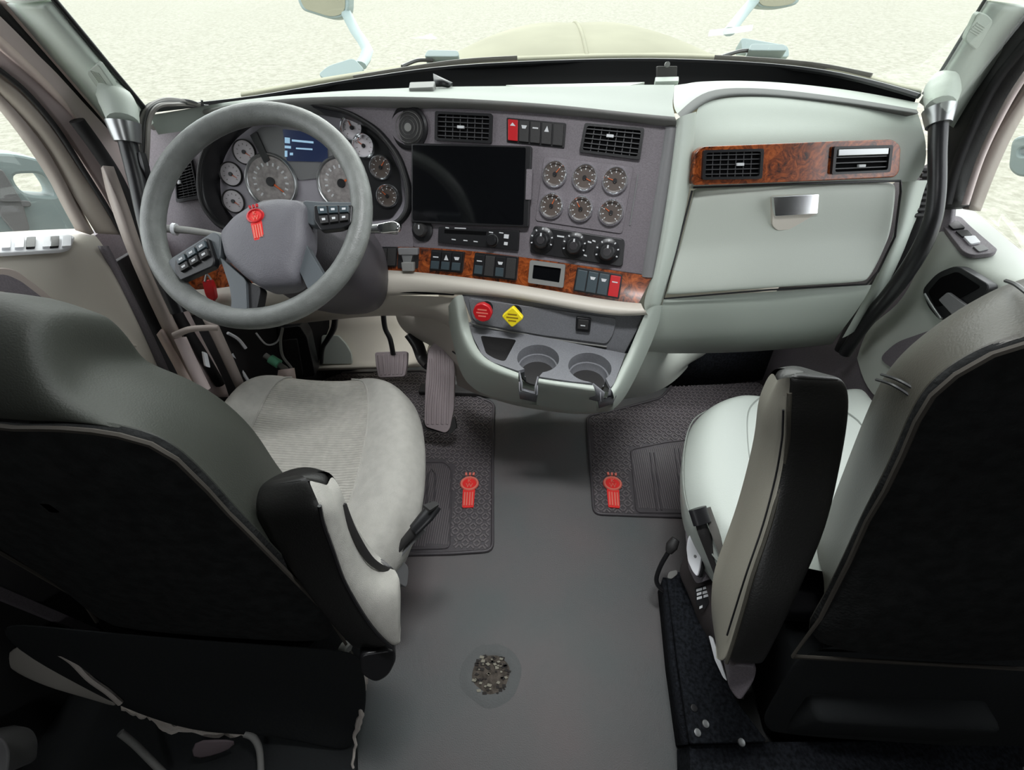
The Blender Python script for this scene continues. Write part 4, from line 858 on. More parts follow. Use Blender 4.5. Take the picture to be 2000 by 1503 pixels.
PHL = Plane(onY(850, 835, 1.06), (0, -.3, 1))
plate('heel_base', PAC, [(826, 820), (888, 815), (892, 835), (880, 848), (826, 838)], -.02, .004, softblk, ac, r=.008, bev=.002)
lv = thing('clutch_linkage_arm', 'curved black arm hanging before the cream firewall left of the brake pedal', 'lever', onY(645, 630, 1.42))
tube('arm', [onY(*p) for p in [(655, 610, 1.42), (652, 640, 1.42), (640, 662, 1.42), (630, 680, 1.42), (628, 708, 1.42)]], [.013, .013, .011, .010, .008], black, lv, seg=8)

# ------------------------------------------------------------------ console with knobs and cup holders
co = thing('centre_console', 'pale mint console with dark grey cup holder tray jutting from the dashboard', 'console', onY(1070, 700, 1.0))
PK = Plane(onY(1060, 610, 1.09), tiltn(14, -8))
PTT = .655
PTR = Plane((0, 1, PTT), (0, 0, 1))
# knob backing panel
plate('knob_panel', PK, [(900, 570), (1100, 588), (1262, 612), (1215, 700), (1060, 672), (925, 640)], -.02, .0, tray_g, co, r=.012, bev=.003)
plate('inset_plate', PK, [(914, 582), (1205, 622), (1197, 655), (1185, 672), (1060, 655), (935, 632), (922, 622)], 0, .006, tray_g, co, r=.012, bev=.002)
tube('inset_edge', [PK.P(u, v, .004) for u, v in [(922, 626), (934, 635), (1060, 659), (1185, 677)]], .0025, lip_g, co, seg=6)
def circ_(c, r, n=28): return [V(c)+V((r*math.cos(2*math.pi*k/n), r*math.sin(2*math.pi*k/n))) for k in range(n)]
tray = [(912, 628), (1060, 658), (1222, 690), (1200, 748), (1186, 760), (1158, 748), (1100, 742), (1055, 735), (1012, 724), (960, 705), (940, 690)]
TL = PTR.pts(tray)
def ue(u, v): return PTR.at(u, v)
c1_ = ue(1051, 699); c2_ = ue(1152, 716); rc = (ue(1092, 699)-ue(1010, 699)).length/2
# notches: unite hole with slot through the front edge
def slot(c, r, a0, a1, L, R):
    P = []; n = 28
    for k in range(n+1):
        a = a0+(a1-a0)*k/n; P.append(V(c)+V((r*math.cos(a), r*math.sin(a))))
    return P
# slot edges where they meet the front edge
sl1, sr1 = ue(1013, 726), ue(1052, 736); sl2, sr2 = ue(1156, 749), ue(1190, 757)
def withslots():
    out = [V(p) for p in TL]
    # order: front edge goes from right to left: 1186,760 -> 1158,748 -> ... -> 1012,724
    i = 4
    pre = out[:4]; pre.append(ue(1191, 758))
    def arc(c, R_, L_):
        aR = math.atan2(R_.y-c.y, R_.x-c.x); aR = max(aR, -1.2); aL = math.atan2(L_.y-c.y, L_.x-c.x)
        aR = -.62*1.0; aL = -math.pi+.95
        return slot(c, rc, aR, aL+2*math.pi, None, None)
    # right slot
    pr = pre+[ue(1192, 756)]+slot(c2_, rc, -.85, 2*math.pi-1.72, None, None)+[ue(1157, 748)]
    pr += [ue(1120, 745), ue(1085, 740), ue(1053, 735)]
    pr += slot(c1_, rc, -1.35, 2*math.pi-2.25, None, None)+[ue(1012, 724)]
    pr += [ue(960, 706), ue(940, 690), ue(925, 660), ue(912, 628)]
    return pr[1:]
binh = [(938, 655), (1009, 663), (986, 706), (966, 700), (949, 690)]
TO = withslots()
plate('tray_top', PTR, TO, -.012, 0, tray_g, co, holes=[PTR.pts(binh)], local=True, rh=.012) if False else None
def cplate(nm, pl, O, H, h0, h1, M, par):
    cu = bpy.data.curves.new(nm, 'CURVE'); cu.dimensions = '2D'; cu.fill_mode = 'BOTH'; cu.extrude = (h1-h0)/2
    for P in [O]+H:
        s = cu.splines.new('POLY'); s.points.add(len(P)-1)
        for q, p in zip(s.points, P): q.co = (p.x, p.y, 0, 1)
        s.use_cyclic_u = True
    t = bpy.data.objects.new(nm, cu); me0 = bpy.data.meshes.new_from_object(t)
    vs = [pl.W(v.co.x, v.co.y, (h0+h1)/2+v.co.z) for v in me0.vertices]; fs = [tuple(p.vertices) for p in me0.polygons]
    bpy.data.objects.remove(t); bpy.data.curves.remove(cu); bpy.data.meshes.remove(me0)
    return mk(nm, vs, fs, M, par)
cplate('tray_top', PTR, TO, [rnd(PTR.pts(binh), .012)], -.012, 0, tray_g, co)
for c, a0, a1 in ((c1_, -1.35, 2*math.pi-2.25), (c2_, -.85, 2*math.pi-1.72)):
    A = slot(c, rc, a0, a1, None, None)
    cu_ = grid('cup_well', [[PTR.W(p.x, p.y, 0) for p in A], [PTR.W(*(V(c)+(p-V(c))*.97), -.035) for p in A], [PTR.W(*(V(c)+(p-V(c))*.90), -.036) for p in A], [PTR.W(*(V(c)+(p-V(c))*.84), -.058) for p in A], [PTR.W(*(V(c)+(p-V(c))*.78), -.062) for p in A]], tray_g, co, sub=0, solid=.0)
    cu_.modifiers.new('e', 'EDGE_SPLIT').split_angle = math.radians(40)
    disc('cup_floor', PTR, c, rc*.84, -.066, -.060, softblk, co)
bl = rnd(PTR.pts(binh), .012); bc = sum(bl, V((0, 0)))/len(bl)
b_ = grid('bin_well', [[PTR.W(p.x, p.y, 0) for p in bl], [PTR.W(*(bc+(p-bc)*.9), -.09) for p in bl], [PTR.W(*bc, -.09)]*1 if False else [PTR.W(*(bc+(p-bc)*.05), -.09) for p in bl]], softblk, co, sub=0, solid=0, close=True)
for (a, b) in (((1013, 726), (1022, 762)), ((1052, 736), (1046, 768)), ((1157, 749), (1170, 788)), ((1192, 757), (1199, 772))):
    pass
# outer pale rim: thick band following the tray outline, with gaps at the slots
outer = [(876, 585), (886, 625), (902, 668), (922, 700), (950, 722), (1005, 745)]
def rim(nm, ins, outs, low, M=mint):
    a = [onZ(*p) for p in ins]; b = [onZ(*p) for p in outs]; c = [onY(*p) for p in low]
    return grid(nm, [[p+V((0, 0, -.02)) for p in a], a, a, [p.lerp(q, .5)+V((0, 0, .004)) for p, q in zip(a, b)], b, b, c], M, co, sub=2, solid=0)
z = PTT+.006
rim('rim_left', [(905, 575, .80), (912, 605, .74), (916, 632, z+.02), (926, 664, z), (941, 691, z), (965, 707, z), (1013, 725, z)],
    [(884, 582, .80), (890, 620, .74), (899, 650, z+.02), (909, 684, z-.01), (928, 708, z-.012), (958, 728, z-.012), (1012, 746, z-.012)],
    [(872, 605, 1.2), (880, 650, 1.15), (890, 690, 1.1), (900, 735, 1.08), (930, 765, 1.05), (970, 778, 1.02), (1020, 787, 1.0)])
rim('rim_front', [(1053, 736, z), (1085, 741, z), (1120, 745, z), (1157, 749, z)], [(1050, 752, z-.012), (1083, 758, z-.012), (1120, 763, z-.012), (1164, 770, z-.012)],
    [(1048, 790, .98), (1080, 797, .98), (1120, 803, .98), (1165, 806, .98)])
rim('rim_right', [(1192, 757, z), (1201, 745, z), (1212, 715, z), (1224, 692, z), (1240, 655, .71), (1254, 622, .76), (1262, 605, .79)],
    [(1200, 776, z-.012), (1212, 760, z-.012), (1226, 728, z-.01), (1240, 698, z), (1258, 655, .71), (1276, 618, .76), (1286, 595, .79)],
    [(1196, 800, .98), (1215, 785, 1.0), (1238, 745, 1.02), (1256, 706, 1.06), (1275, 665, 1.1), (1290, 620, 1.15), (1298, 596, 1.2)])
# slot channels
for (u0, v0, u1, v1, u2, v2, u3, v3) in ((1013, 725, 1052, 735, 1046, 770, 1018, 763), (1157, 749, 1191, 757, 1199, 774, 1177, 782)):
    ta, tb_, tc_, td = onZ(u0, v0, z), onZ(u1, v1, z), onZ(u2, v2, z-.04), onZ(u3, v3, z-.04)
    dz = V((0, .01, -.075))
    grid('slot_wall', [[ta, ta+dz, tb_+dz, tb_], [td+V((0, .0, .03)), td, tc_, tc_+V((0, 0, .03))]], tray_g, co, sub=0, solid=.004)
    grid('slot_lip', [[onZ(u3-2, v3-18, z-.01), onZ(u3-2, v3, z-.045), onZ(u2+2, v2, z-.045), onZ(u2+2, v2-18, z-.01)], [p+V((0, .02, -.05)) for p in [onZ(u3-2, v3-18, z-.01), onZ(u3-2, v3, z-.045), onZ(u2+2, v2, z-.045), onZ(u2+2, v2-18, z-.01)]]], tray_g, co, sub=0, solid=.004)
# underbody: rounded skirt of the console and floor fairing
grid('underside', [[onY(*p) for p in r] for r in (
    [(930, 762, 1.06), (1000, 782, 1.01), (1060, 792, .985), (1120, 801, .985), (1165, 804, .985), (1198, 798, .99), (1230, 755, 1.03)],
    [(940, 775, 1.15), (1000, 796, 1.12), (1060, 806, 1.1), (1120, 815, 1.09), (1165, 812, 1.09), (1198, 800, 1.1), (1225, 770, 1.14)],
    [(960, 770, 1.3), (1010, 785, 1.3), (1060, 790, 1.3), (1120, 795, 1.3), (1165, 790, 1.3), (1190, 780, 1.3), (1215, 760, 1.3)])], mint2, co, sub=2, solid=0)
fa = thing('floor_fairing_left', 'warm pale moulded fairing on the floor left of the console', 'fairing', onY(930, 740, 1.2)); fa.name = 'floor_fairing'
WL[fa.name] = WL['floor_fairing_left']
grid('fairing_shell', [[onY(*p) for p in r] for r in (
    [(880, 640, 1.2), (905, 650, 1.15), (960, 690, 1.2), (1040, 720, 1.25)],
    [(886, 690, 1.24), (910, 700, 1.17), (960, 730, 1.16), (1040, 745, 1.25)],
    [(889, 730, 1.30), (912, 745, 1.22), (958, 765, 1.2), (1040, 775, 1.28)],
    [(893, 752, 1.36), (925, 768, 1.30), (965, 780, 1.28), (1060, 784, 1.34)])], beige, fa, sub=2, solid=0)
fa2 = thing('floor_fairing', 'pale green moulded fairing on the floor right of the console', 'fairing', onY(1280, 730, 1.2))
grid('fairing_shell', [[onY(*p) for p in r] for r in (
    [(1220, 690, 1.22), (1262, 684, 1.22), (1310, 686, 1.3), (1350, 690, 1.45), (1400, 680, 1.6)],
    [(1210, 740, 1.2), (1262, 730, 1.2), (1300, 725, 1.3), (1335, 715, 1.42), (1370, 698, 1.58)],
    [(1190, 772, 1.28), (1250, 765, 1.27), (1290, 752, 1.32), (1322, 730, 1.42), (1346, 706, 1.56)],
    [(1185, 782, 1.34), (1250, 776, 1.31), (1292, 762, 1.35), (1326, 738, 1.45), (1352, 706, 1.6)])], mint2, fa2, sub=2, solid=0)
grid('slot_backing', [[onY(1146, 758, .99), onY(1180, 764, .99), onY(1206, 770, 1.0)], [onY(1148, 800, .99), onY(1180, 803, .99), onY(1198, 798, 1.0)]], mint, co, sub=0, solid=.004)
grid('slot_backing', [[onY(1008, 740, 1.0), onY(1030, 745, 1.0), onY(1056, 748, 1.0)], [onY(1010, 785, 1.0), onY(1030, 788, 1.0), onY(1052, 790, 1.0)]], mint, co, sub=0, solid=.004)
# brake knobs
def bknob(u, v, su, sv, M, sides, lb):
    t = thing('brake_valve_knob', lb, 'knob', PK.P(su, sv)); b = PK.at(su, sv)
    lathe('knob_stem', PK, b, [(.020, .004), (.017, .02), (.013, .024), (.013, .05), (0, .05)], black, t, seg=20)
    c = PK.at(u, v, .07)
    if sides == 8: P = circ_(c, .031, 8)
    else: P = [c+V((.034, 0)), c+V((0, .034)), c+V((-.034, 0)), c+V((0, -.034))]
    plate('knob_head', PK, P, .045, .066, M, t, r=.008, bev=.004, local=True)
    for j, wd in enumerate((.014, .018, .012)): multi('knob_lettering', PK, [[c+V((-wd, .010-j*.010-.002)), c+V((wd, .010-j*.010-.002)), c+V((wd, .010-j*.010+.002)), c+V((-wd, .010-j*.010+.002))]], .066, .0667, redl if M is red else mat('knob_print', (150, 120, 20), .5), t)
bknob(941, 612, 952, 598, red, 8, 'red octagonal air brake knob on the console')
bknob(1000, 621, 1008, 606, yellow, 4, 'yellow diamond air brake knob on the console')
us_ = thing('console_rocker_switch', 'small square black rocker switch on the right of the console panel', 'switch', PK.P(1139, 634))
plate('switch_frame', PK, [(1125, 619), (1155, 622), (1152, 650), (1124, 647)], 0, .014, black, us_, r=.006, bev=.002)
plate('rocker', PK, [(1129, 624), (1150, 626), (1148, 644), (1128, 642)], .010, .020, softblk, us_, r=.003, bev=.0015)
multi('switch_symbol', PK, [PK.pts([(1134, 634), (1143, 635), (1143, 637), (1134, 636)], .02)], .020, .0205, whitep, us_)

# ------------------------------------------------------------------ floor mats
def inpoly(p, P):
    c = False; j = len(P)-1
    for i in range(len(P)):
        if (P[i].y > p.y) != (P[j].y > p.y) and p.x < (P[j].x-P[i].x)*(p.y-P[i].y)/(P[j].y-P[i].y)+P[i].x: c = not c
        j = i
    return c
def shrink(P, s):
    c = sum(P, V((0, 0)))/len(P); return [p+(c-p).normalized()*s for p in P]
def floormat(lb, outline, inset, bars, etop, ebot, name='floor_mat'):
    O = rnd(PFL.pts(outline, .008), .03, 4); t = thing(name, lb, 'floor mat', PFL.W(*(sum(O, V((0, 0)))/len(O)), 0))
    plate('mat_base', PFL, O, .001, .007, rubber, t, local=True)
    tube('raised_border', [PFL.W(p.x, p.y, .008) for p in shrink(O, .006)], .006, rubber, t, sm=0, closed=True, seg=8)
    I = PFL.pts(inset, .008); inner = shrink(O, .018); I2 = shrink(I, -.012)
    ec = PFL.at(*etop, .01); eb = PFL.at(*ebot, .01); axx = (eb-ec).normalized(); s = (eb-ec).length/1.18
    polys = []; st_ = .021
    x0 = min(p.x for p in O); x1 = max(p.x for p in O); y0 = min(p.y for p in O); y1 = max(p.y for p in O)
    i = 0; y = y0
    while y < y1:
        j = 0; x = x0
        while x < x1:
            c = V((x, y))
            if inpoly(c, inner) and not inpoly(c, I2):
                d = V((1, 1)).normalized() if (i+j) % 2 else V((1, -1)).normalized(); q = V((-d.y, d.x))
                for k in (-.0052, .0052):
                    a = c+q*k; polys.append([a-d*.0085-q*.0028, a+d*.0085-q*.0028, a+d*.0085+q*.0028, a-d*.0085+q*.0028])
            x += st_; j += 1
        y += st_; i += 1
    multi('basket_weave_tread', PFL, polys, .006, .0105, mat('worn_tread_rubber', (108, 102, 104), .38), t, kind='stuff')
    plate('ribbed_inset', PFL, I, .006, .009, rubber, t, r=.02, local=True)
    tube('inset_border', [PFL.W(p.x, p.y, .010) for p in rnd(I, .02)], .0035, rubber, t, sm=0, closed=True, seg=6)
    # long ribs inside the inset
    yl = [p.y for p in I]; xl = [p.x for p in I]; P = []; x = min(xl)+.012
    while x < max(xl)-.006:
        ys = [yy for yy in [min(yl)+k*.01 for k in range(int((max(yl)-min(yl))/.01)+1)] if inpoly(V((x, yy)), I) and inpoly(V((x+.003, yy)), I)]
        if len(ys) > 2: P.append([V((x, ys[0]+.008)), V((x+.003, ys[0]+.008)), V((x+.003, ys[-1]-.008)), V((x, ys[-1]-.008))])
        x += .0085
    multi('fine_ribs', PFL, P, .009, .011, MATS['worn_tread_rubber'], t, kind='stuff')
    for B in bars:
        tube('raised_bar', [PFL.P(u, v, .011) for u, v in B], .0035, rubber, t, sm=0, seg=6)
    e = thing('mat_emblem', 'red round badge emblem on the %s mat' % ('driver' if 'driver' in lb else 'passenger'), 'emblem', PFL.W(ec.x, ec.y, .01))
    # plinth so the emblem sits on the tread
    emblem(e, PFL, ec, s, axx, .0106, redm, redl, redl)
floormat('black rubber driver floor mat with basket weave tread under the pedals', [(967, 786), (965, 900), (964, 1077), (880, 1083), (640, 1088), (560, 900), (600, 735), (640, 727), (830, 722), (900, 760)],
    [(690, 915), (740, 905), (868, 902), (882, 915), (878, 1070), (690, 1076)], [[(832, 1000), (836, 925), (843, 915), (850, 925), (848, 1000)]], (917, 945), (914, 992))
floormat('black rubber passenger floor mat with basket weave tread beyond the cushion', [(1144, 812), (1150, 900), (1158, 1004), (1250, 1008), (1480, 1016), (1560, 900), (1660, 800), (1600, 700), (1350, 704), (1290, 775), (1200, 800)],
    [(1232, 878), (1300, 864), (1420, 850), (1480, 870), (1440, 1003), (1243, 1000)], [[(1270, 884), (1283, 996)], [(1278, 884), (1292, 996)], [(1318, 876), (1334, 996)], [(1326, 876), (1342, 996)]], (1196, 945), (1199, 992))

# worn hole in the vinyl floor
wh = thing('worn_floor_patch', 'worn torn patch in the grey vinyl floor between the seats', 'hole', PFL.P(960, 1318))
c = PFL.at(960, 1315); random.seed(7)
R = [c+V((math.cos(a)*(.062+.014*random.random()), math.sin(a)*(.055+.012*random.random()))) for a in [2*math.pi*k/18 for k in range(18)]]
grid('frayed_rim', [[PFL.W(p.x, p.y, .0005) for p in [c+(q-c)*1.35 for q in R]], [PFL.W(p.x, p.y, .003) for p in [c+(q-c)*1.1 for q in R]], [PFL.W(p.x, p.y, .004) for p in [c+(q-c)*.95 for q in R]], [PFL.W(p.x, p.y, .0008) for p in [c+(q-c)*.8 for q in R]]], mat('scuffed_grey', (104, 106, 106), .8, bump=.6, bscale=200), wh, sub=1, solid=0, close=True)
plate('exposed_backing', PFL, [c+(q-c)*.9 for q in R], .0003, .0012, mat('brown_backing', (62, 56, 50), .9, bump=1, bscale=120, col2=(100, 92, 84), vscale=60), wh, local=True)
P = []; P2 = []
for k in range(70):
    a = random.random()*6.28; r = .055*math.sqrt(random.random()); q = c+V((math.cos(a)*r, math.sin(a)*r)); s = .003+.006*random.random(); b = random.random()*3
    L = [q+V((math.cos(b+g)*s, math.sin(b+g)*s*.6)) for g in (0, 1.8, 3.3, 4.9)]
    (P if k % 3 else P2).append(L)
multi('crumbled_flake', PFL, P, .001, .004, mat('dark_flakes', (46, 42, 40), .8), wh, kind='stuff')
multi('pale_flake', PFL, P2, .001, .0055, mat('pale_flakes', (150, 146, 132), .8), wh, kind='stuff')

# ------------------------------------------------------------------ driver seat
ds = thing('driver_seat', 'driver seat with light grey corrugated fabric cushion and dark back', 'seat', V((-.74, .5, 0)))
def cush(rows_, split, zed, thick, names, mats_, par, seam=True):
    """rows_: (uL, uR, v) sighted outline; cross profile zed; split = column ranges"""
    n = len(zed); G = []
    for i, (L_, R_, dz) in enumerate(rows_):
        G.append([L_.lerp(R_, j/(n-1))+V((0, 0, zed[j]*dz[0]+dz[1])) for j in range(n)])
    return G
ZC = .50
def zz(u, v, z=ZC): return onZ(u, v, z)
# outline rows from front to back
Rw = [(V((-.97, 1.005, ZC)), zz(742, 742)), (V((-1.02, .985, ZC)), zz(785, 754)), (V((-1.055, .93, ZC)), zz(811, 785)), (V((-1.06, .84, ZC)), zz(821, 835)), (V((-1.06, .76, ZC)), zz(822, 890)),
      (V((-1.06, .66, ZC)), zz(816, 950)), (V((-1.05, .56, ZC)), zz(802, 1010)), (V((-1.04, .47, ZC)), zz(778, 1062)), (V((-1.02, .36, ZC)), zz(742, 1110))]
zp = [-.03, .028, .034, .012, .0, -.004, -.004, .0, .012, .036, .030, -.03]
t_ = [0, .05, .14, .24, .36, .47, .58, .68, .76, .86, .95, 1.0]
def crow(L, R, k, dz): return [L.lerp(R, t)+V((0, 0, zp[i]*k+dz)) for i, t in enumerate(t_)]
CG = [crow(Rw[0][0]+V((0, .0, -.10)), Rw[0][1]+V((-.005, 0, -.10)), .2, 0), crow(Rw[0][0]+V((0, .015, -.03)), Rw[0][1]+V((0, .015, -.03)), .5, 0)]
for i, (L, R_) in enumerate(Rw): CG.append(crow(L, R_, [.5, .8, 1, 1, 1, 1, 1, 1, 1][i], [-.006, .006, .008, .004, 0, -.004, -.006, -.006, -.006][i]))
seatc = grid('cushion_centre', [r[3:9] for r in CG], fabstr, ds, sub=2, solid=0)
def side(rows_, s):
    return rows_
lb_ = [[r[0]+V((.01, .0, -.12)), r[0]+V((0, 0, -.03))]+r[0:4] for r in CG]
rb_ = [r[8:12]+[r[11]+V((.012, 0, -.03)), r[11]+V((-.02, 0, -.12))] for r in CG]
grid('side_bolster', lb_, fabric, ds, sub=2, solid=0); grid('side_bolster', rb_, fabric, ds, sub=2, solid=0)
tube('seam_piping', [r[8]+V((0, 0, .0)) for r in CG[2:]], .003, fabric, ds, seg=6, sm=3)
tube('seam_piping', [r[3]+V((0, 0, .0)) for r in CG[2:]], .003, fabric, ds, seg=6, sm=3)
box('cushion_pan', (-1.0, .34, .32), (-.46, .92, .40), black, ds, bev=.03)
grid('seat_pedestal', [[V((-.98, .2, z)), V((-.50+.0*z, .2, z)), V((-.47, .50, z)), V((-.50, .80, z)), V((-.98, .80, z))] for z in (0, .1, .2, .34)], skirtm, ds, sub=1, solid=0, close=True)
# recliner cover and light grey side cover at the right rear of the cushion
plate('recliner_cover', Plane(onY(760, 1120, .40), (1, -.3, .25)), [(742, 1090), (775, 1085), (800, 1105), (796, 1150), (770, 1135)], -.02, .01, midgrey, ds, r=.02, bev=.004)
# backrest: rings around the centre line xc
def backrest(par, xc, side_, sil, rear, yF, mats_, mirror):
    """sil / rear: world points on the aisle side, top to bottom; mirrored about xc for the door side"""
    def full(L, dy=0, k=1.0, dz=0):
        A = [V((xc+(p.x-xc)*k, p.y+dy, p.z+dz)) for p in L]; B = [V((2*xc-p.x, p.y, p.z)) for p in A]
        return B[::-1]+A if side_ > 0 else A[::-1]+B
    S = full(sil); Rr = full(rear); Fr = full(sil, yF, .74, -.07)
    cen_f = sum(Fr, V((0, 0, 0)))/len(Fr)
    F2 = [p.lerp(cen_f, .45)+V((0, -.03, 0)) for p in Fr]; F3 = [p.lerp(cen_f, .96)+V((0, -.035, 0)) for p in Fr]
    M1 = [a.lerp(b, .35)+V((0, -.018, .010)) for a, b in zip(S, Rr)]; M2 = [a.lerp(b, .75)+V((0, -.014, .006)) for a, b in zip(S, Rr)]
    grid('backrest', [F3, F2, [a.lerp(b, .9)+V((0, .02, 0)) for a, b in zip(F2, Fr)], Fr, S, M1, M2, Rr, [p+V((0, .01, 0)) for p in Rr]], mats_[0], par, sub=2, solid=0, close=True)
    cr = sum(Rr, V((0, 0, 0)))/len(Rr)
    rp = grid('back_panel', [[p+V((0, .008, 0)) for p in Rr], [p+V((0, -.004, 0)) for p in Rr], [p.lerp(cr, .06)+V((0, -.010, 0)) for p in Rr], [p.lerp(cr, .4)+V((0, -.018, 0)) for p in Rr], [p.lerp(cr, .97)+V((0, -.02, 0)) for p in Rr]], mats_[1], par, sub=2, solid=0, close=True)
    tube('panel_piping', [p+V((0, -.006, 0)) for p in Rr], .004, mats_[2], par, sm=0, closed=True, seg=6)
    return S, M1, M2, Rr
sil = [V((-.745, .40, 1.255)), onY(30, 580, .405), onY(78, 592, .405), onY(125, 635, .41), onY(160, 690, .415), onY(200, 712, .42), onY(280, 735, .425), onY(360, 768, .43), onY(440, 820, .43), onY(495, 875, .43), onY(528, 935, .43), V((-.545, .43, .66)), V((-.56, .43, .50))]
rear = [V((-.745, .30, 1.117)), onY(40, 829, .30), onY(90, 829, .30), onY(130, 830, .30), onY(190, 835, .30), onY(240, 843, .30), onY(300, 860, .30), onY(350, 890, .30), onY(410, 950, .30), onY(450, 995, .30), onY(500, 1045, .29), onY(640, 1190, .28), onY(690, 1272, .24)]
S, M1, M2, Rr = backrest(ds, -.745, 1, sil, rear, .07, (back_l, fuzz, MATS['back_piping']), False)
# hanging skirt behind the seat
def zline(L): return [onZ(*p) for p in L]
sk = grid('rear_skirt', [zline([(-12, 1208, .47), (100, 1218, .47), (300, 1236, .47), (500, 1250, .46), (670, 1262, .44), (705, 1272, .42)]),
    zline([(20, 1262, .36), (150, 1290, .33), (320, 1320, .30), (500, 1335, .26), (690, 1345, .24), (718, 1335, .26)]),
    zline([(150, 1330, .24), (240, 1375, .20), (380, 1400, .17), (520, 1400, .14), (690, 1405, .12), (716, 1390, .14)]),
    zline([(230, 1370, .16), (300, 1400, .13), (400, 1432, .10), (540, 1432, .07), (670, 1470, .03), (692, 1455, .03)])], skirtm, ds, sub=2, solid=.006)
random.seed(3)
hem = []
for i in range(60):
    t = i/59; L = [(228, 1368), (262, 1390), (300, 1402), (345, 1425), (400, 1424), (470, 1431), (500, 1440)] if t < .6 else [(700, 1290), (712, 1330), (706, 1390), (694, 1430), (690, 1503)]
    tt = t/.6 if t < .6 else (t-.6)/.4; x = tt*(len(L)-1)*.9999; k = int(x); f = x-k
    hem.append((L[k][0]*(1-f)+L[k+1][0]*f+random.uniform(-3, 3), L[k][1]*(1-f)+L[k+1][1]*f+random.uniform(-4, 4)))
A = hem[:36]; B = hem[36:]
tube('torn_hem', [onZ(u, v, .14-.002*i) for i, (u, v) in enumerate(A)], [.003, .009, .005, .011, .006, .012, .006, .003], foam, ds, sm=2, seg=6)
tube('torn_hem', [onZ(u, v, .28-.011*i) for i, (u, v) in enumerate(B)], [.006, .010, .004, .009, .004, .003], foam, ds, sm=2, seg=6)
tube('torn_edge', [onZ(*p) for p in [(105, 1268, .37), (140, 1290, .34), (175, 1325, .30), (210, 1350, .26), (236, 1373, .22)]], .006, foam, ds, seg=6)
grid('side_cover', [zline([(38, 1247, .30), (100, 1262, .30), (150, 1290, .26), (190, 1335, .22), (232, 1372, .18)]), zline([(0, 1290, .26), (50, 1322, .22), (110, 1345, .2), (170, 1358, .17), (236, 1376, .14)])], mat('pale_side_cover', (176, 172, 164), .5), ds, sub=2, solid=.01)
grid('base_flap', zip_ if False else [zline([(375, 1440, .12), (420, 1440, .11), (470, 1440, .10)]), zline([(370, 1485, .06), (410, 1478, .06), (455, 1460, .06)])], mat('dull_mauve_cloth', (120, 108, 112), .8), ds, sub=1, solid=.005)
tube('lumbar_knob', [onZ(668, 1262, .40), onZ(680, 1270, .40)], .014, lip_g, ds, sm=0)
# armrest of the driver seat: stands up along the backrest
def armrest(par, rows_, m_face, m_back, seamm, side_, base_thk=.10):
    """rows_: (z, face-edge px, seam px, far-edge px, v)"""
    Fc = []; Bk = []; Sm = []
    for (z_, (lu, lv_), (su, sv), (ru, rv), fy) in rows_:
        s_ = onZ(su, sv, z_); r_ = onY(ru, rv, s_.y+.004); l_ = onY(lu, lv_, s_.y+fy); b_ = r_+V((0, base_thk*.5, -.035)); lb2 = l_+V((-.004*side_, .03, 0))
        Fc.append([s_, s_.lerp(l_, .12)+V((side_*.006, -.003, 0)), s_.lerp(l_, .6)+V((side_*.008, 0, 0)), l_, lb2]); Bk.append([s_, s_.lerp(r_, .10)+V((0, -.006, .003)), s_.lerp(r_, .85)+V((0, -.006, .003)), r_, b_, lb2.lerp(b_, .5)+V((0, .02, 0)), lb2]); Sm.append(s_)
    def caps(G, dz0, dz1):
        c0_ = sum(G[0], V((0, 0, 0)))/len(G[0]); c1_ = sum(G[-1], V((0, 0, 0)))/len(G[-1])
        return G
    a = grid('armrest', [[p.lerp(sum(Bk[0], V((0, 0, 0)))/7, .95)+V((0, .006, -.002)) for p in Bk[0]], [p.lerp(sum(Bk[0], V((0, 0, 0)))/7, .25)+V((0, .004, .003)) for p in Bk[0]]]+Bk+[[p.lerp(Bk[-1][3], .3)+V((0, .01, -.01)) for p in Bk[-1]], [p.lerp(Bk[-1][3], .95)+V((0, .02, -.01)) for p in Bk[-1]]], m_back, par, sub=2, solid=0)
    asp = grid('armrest_side_panel', Fc+[[p.lerp(Fc[-1][2], .3)+V((0, .005, -.008)) for p in Fc[-1]]], m_face, a, sub=2, solid=0, label='pale side of the armrest'); asp.modifiers['u'].boundary_smooth = 'ALL'
    ring = [Fc[0][0], Fc[0][2], Fc[0][3], Fc[0][4], Bk[0][5], Bk[0][4], Bk[0][3], Bk[0][2], Bk[0][1]]; cc = sum(ring, V((0, 0, 0)))/9
    grid('armrest_cap', [[p.lerp(cc, .06)+V((0, 0, -.008)) for p in ring], [p.lerp(cc, .04)+V((0, 0, .001)) for p in ring], [p.lerp(cc, .35)+V((0, 0, .007)) for p in ring], [p.lerp(cc, .97)+V((0, 0, .008)) for p in ring]], m_back, a, sub=2, solid=0, close=True)
    tube('armrest_piping', [p+V((0, -.002, 0)) for p in Sm[1:]], .0035, seamm, a, sm=3, seg=6)
    return a
armrest(ds, [(.90, (640, 950), (600, 935), (500, 950), .02), (.88, (660, 985), (625, 985), (490, 985), .03), (.84, (668, 1010), (632, 1020), (495, 1020), .035), (.78, (690, 1060), (650, 1070), (520, 1055), .04), (.70, (730, 1115), (672, 1130), (560, 1110), .05), (.62, (774, 1140), (705, 1190), (600, 1165), .05), (.56, (781, 1180), (735, 1232), (640, 1215), .04), (.51, (778, 1250), (765, 1262), (690, 1270), .01)],
    fabric, leather_b, black, 1)
tube('armrest_strap', [onZ(*p) for p in [(668, 985, .80), (690, 1040, .74), (725, 1095, .66), (765, 1118, .60)]], .008, softblk, ds, seg=6, flat=.5)
plate('armrest_hinge', Plane(onZ(740, 1290, .46), (.4, -1, .6)), [(700, 1278), (770, 1268), (775, 1290), (760, 1320), (735, 1335), (705, 1320)], -.05, .01, black, ds, r=.02, bev=.006)
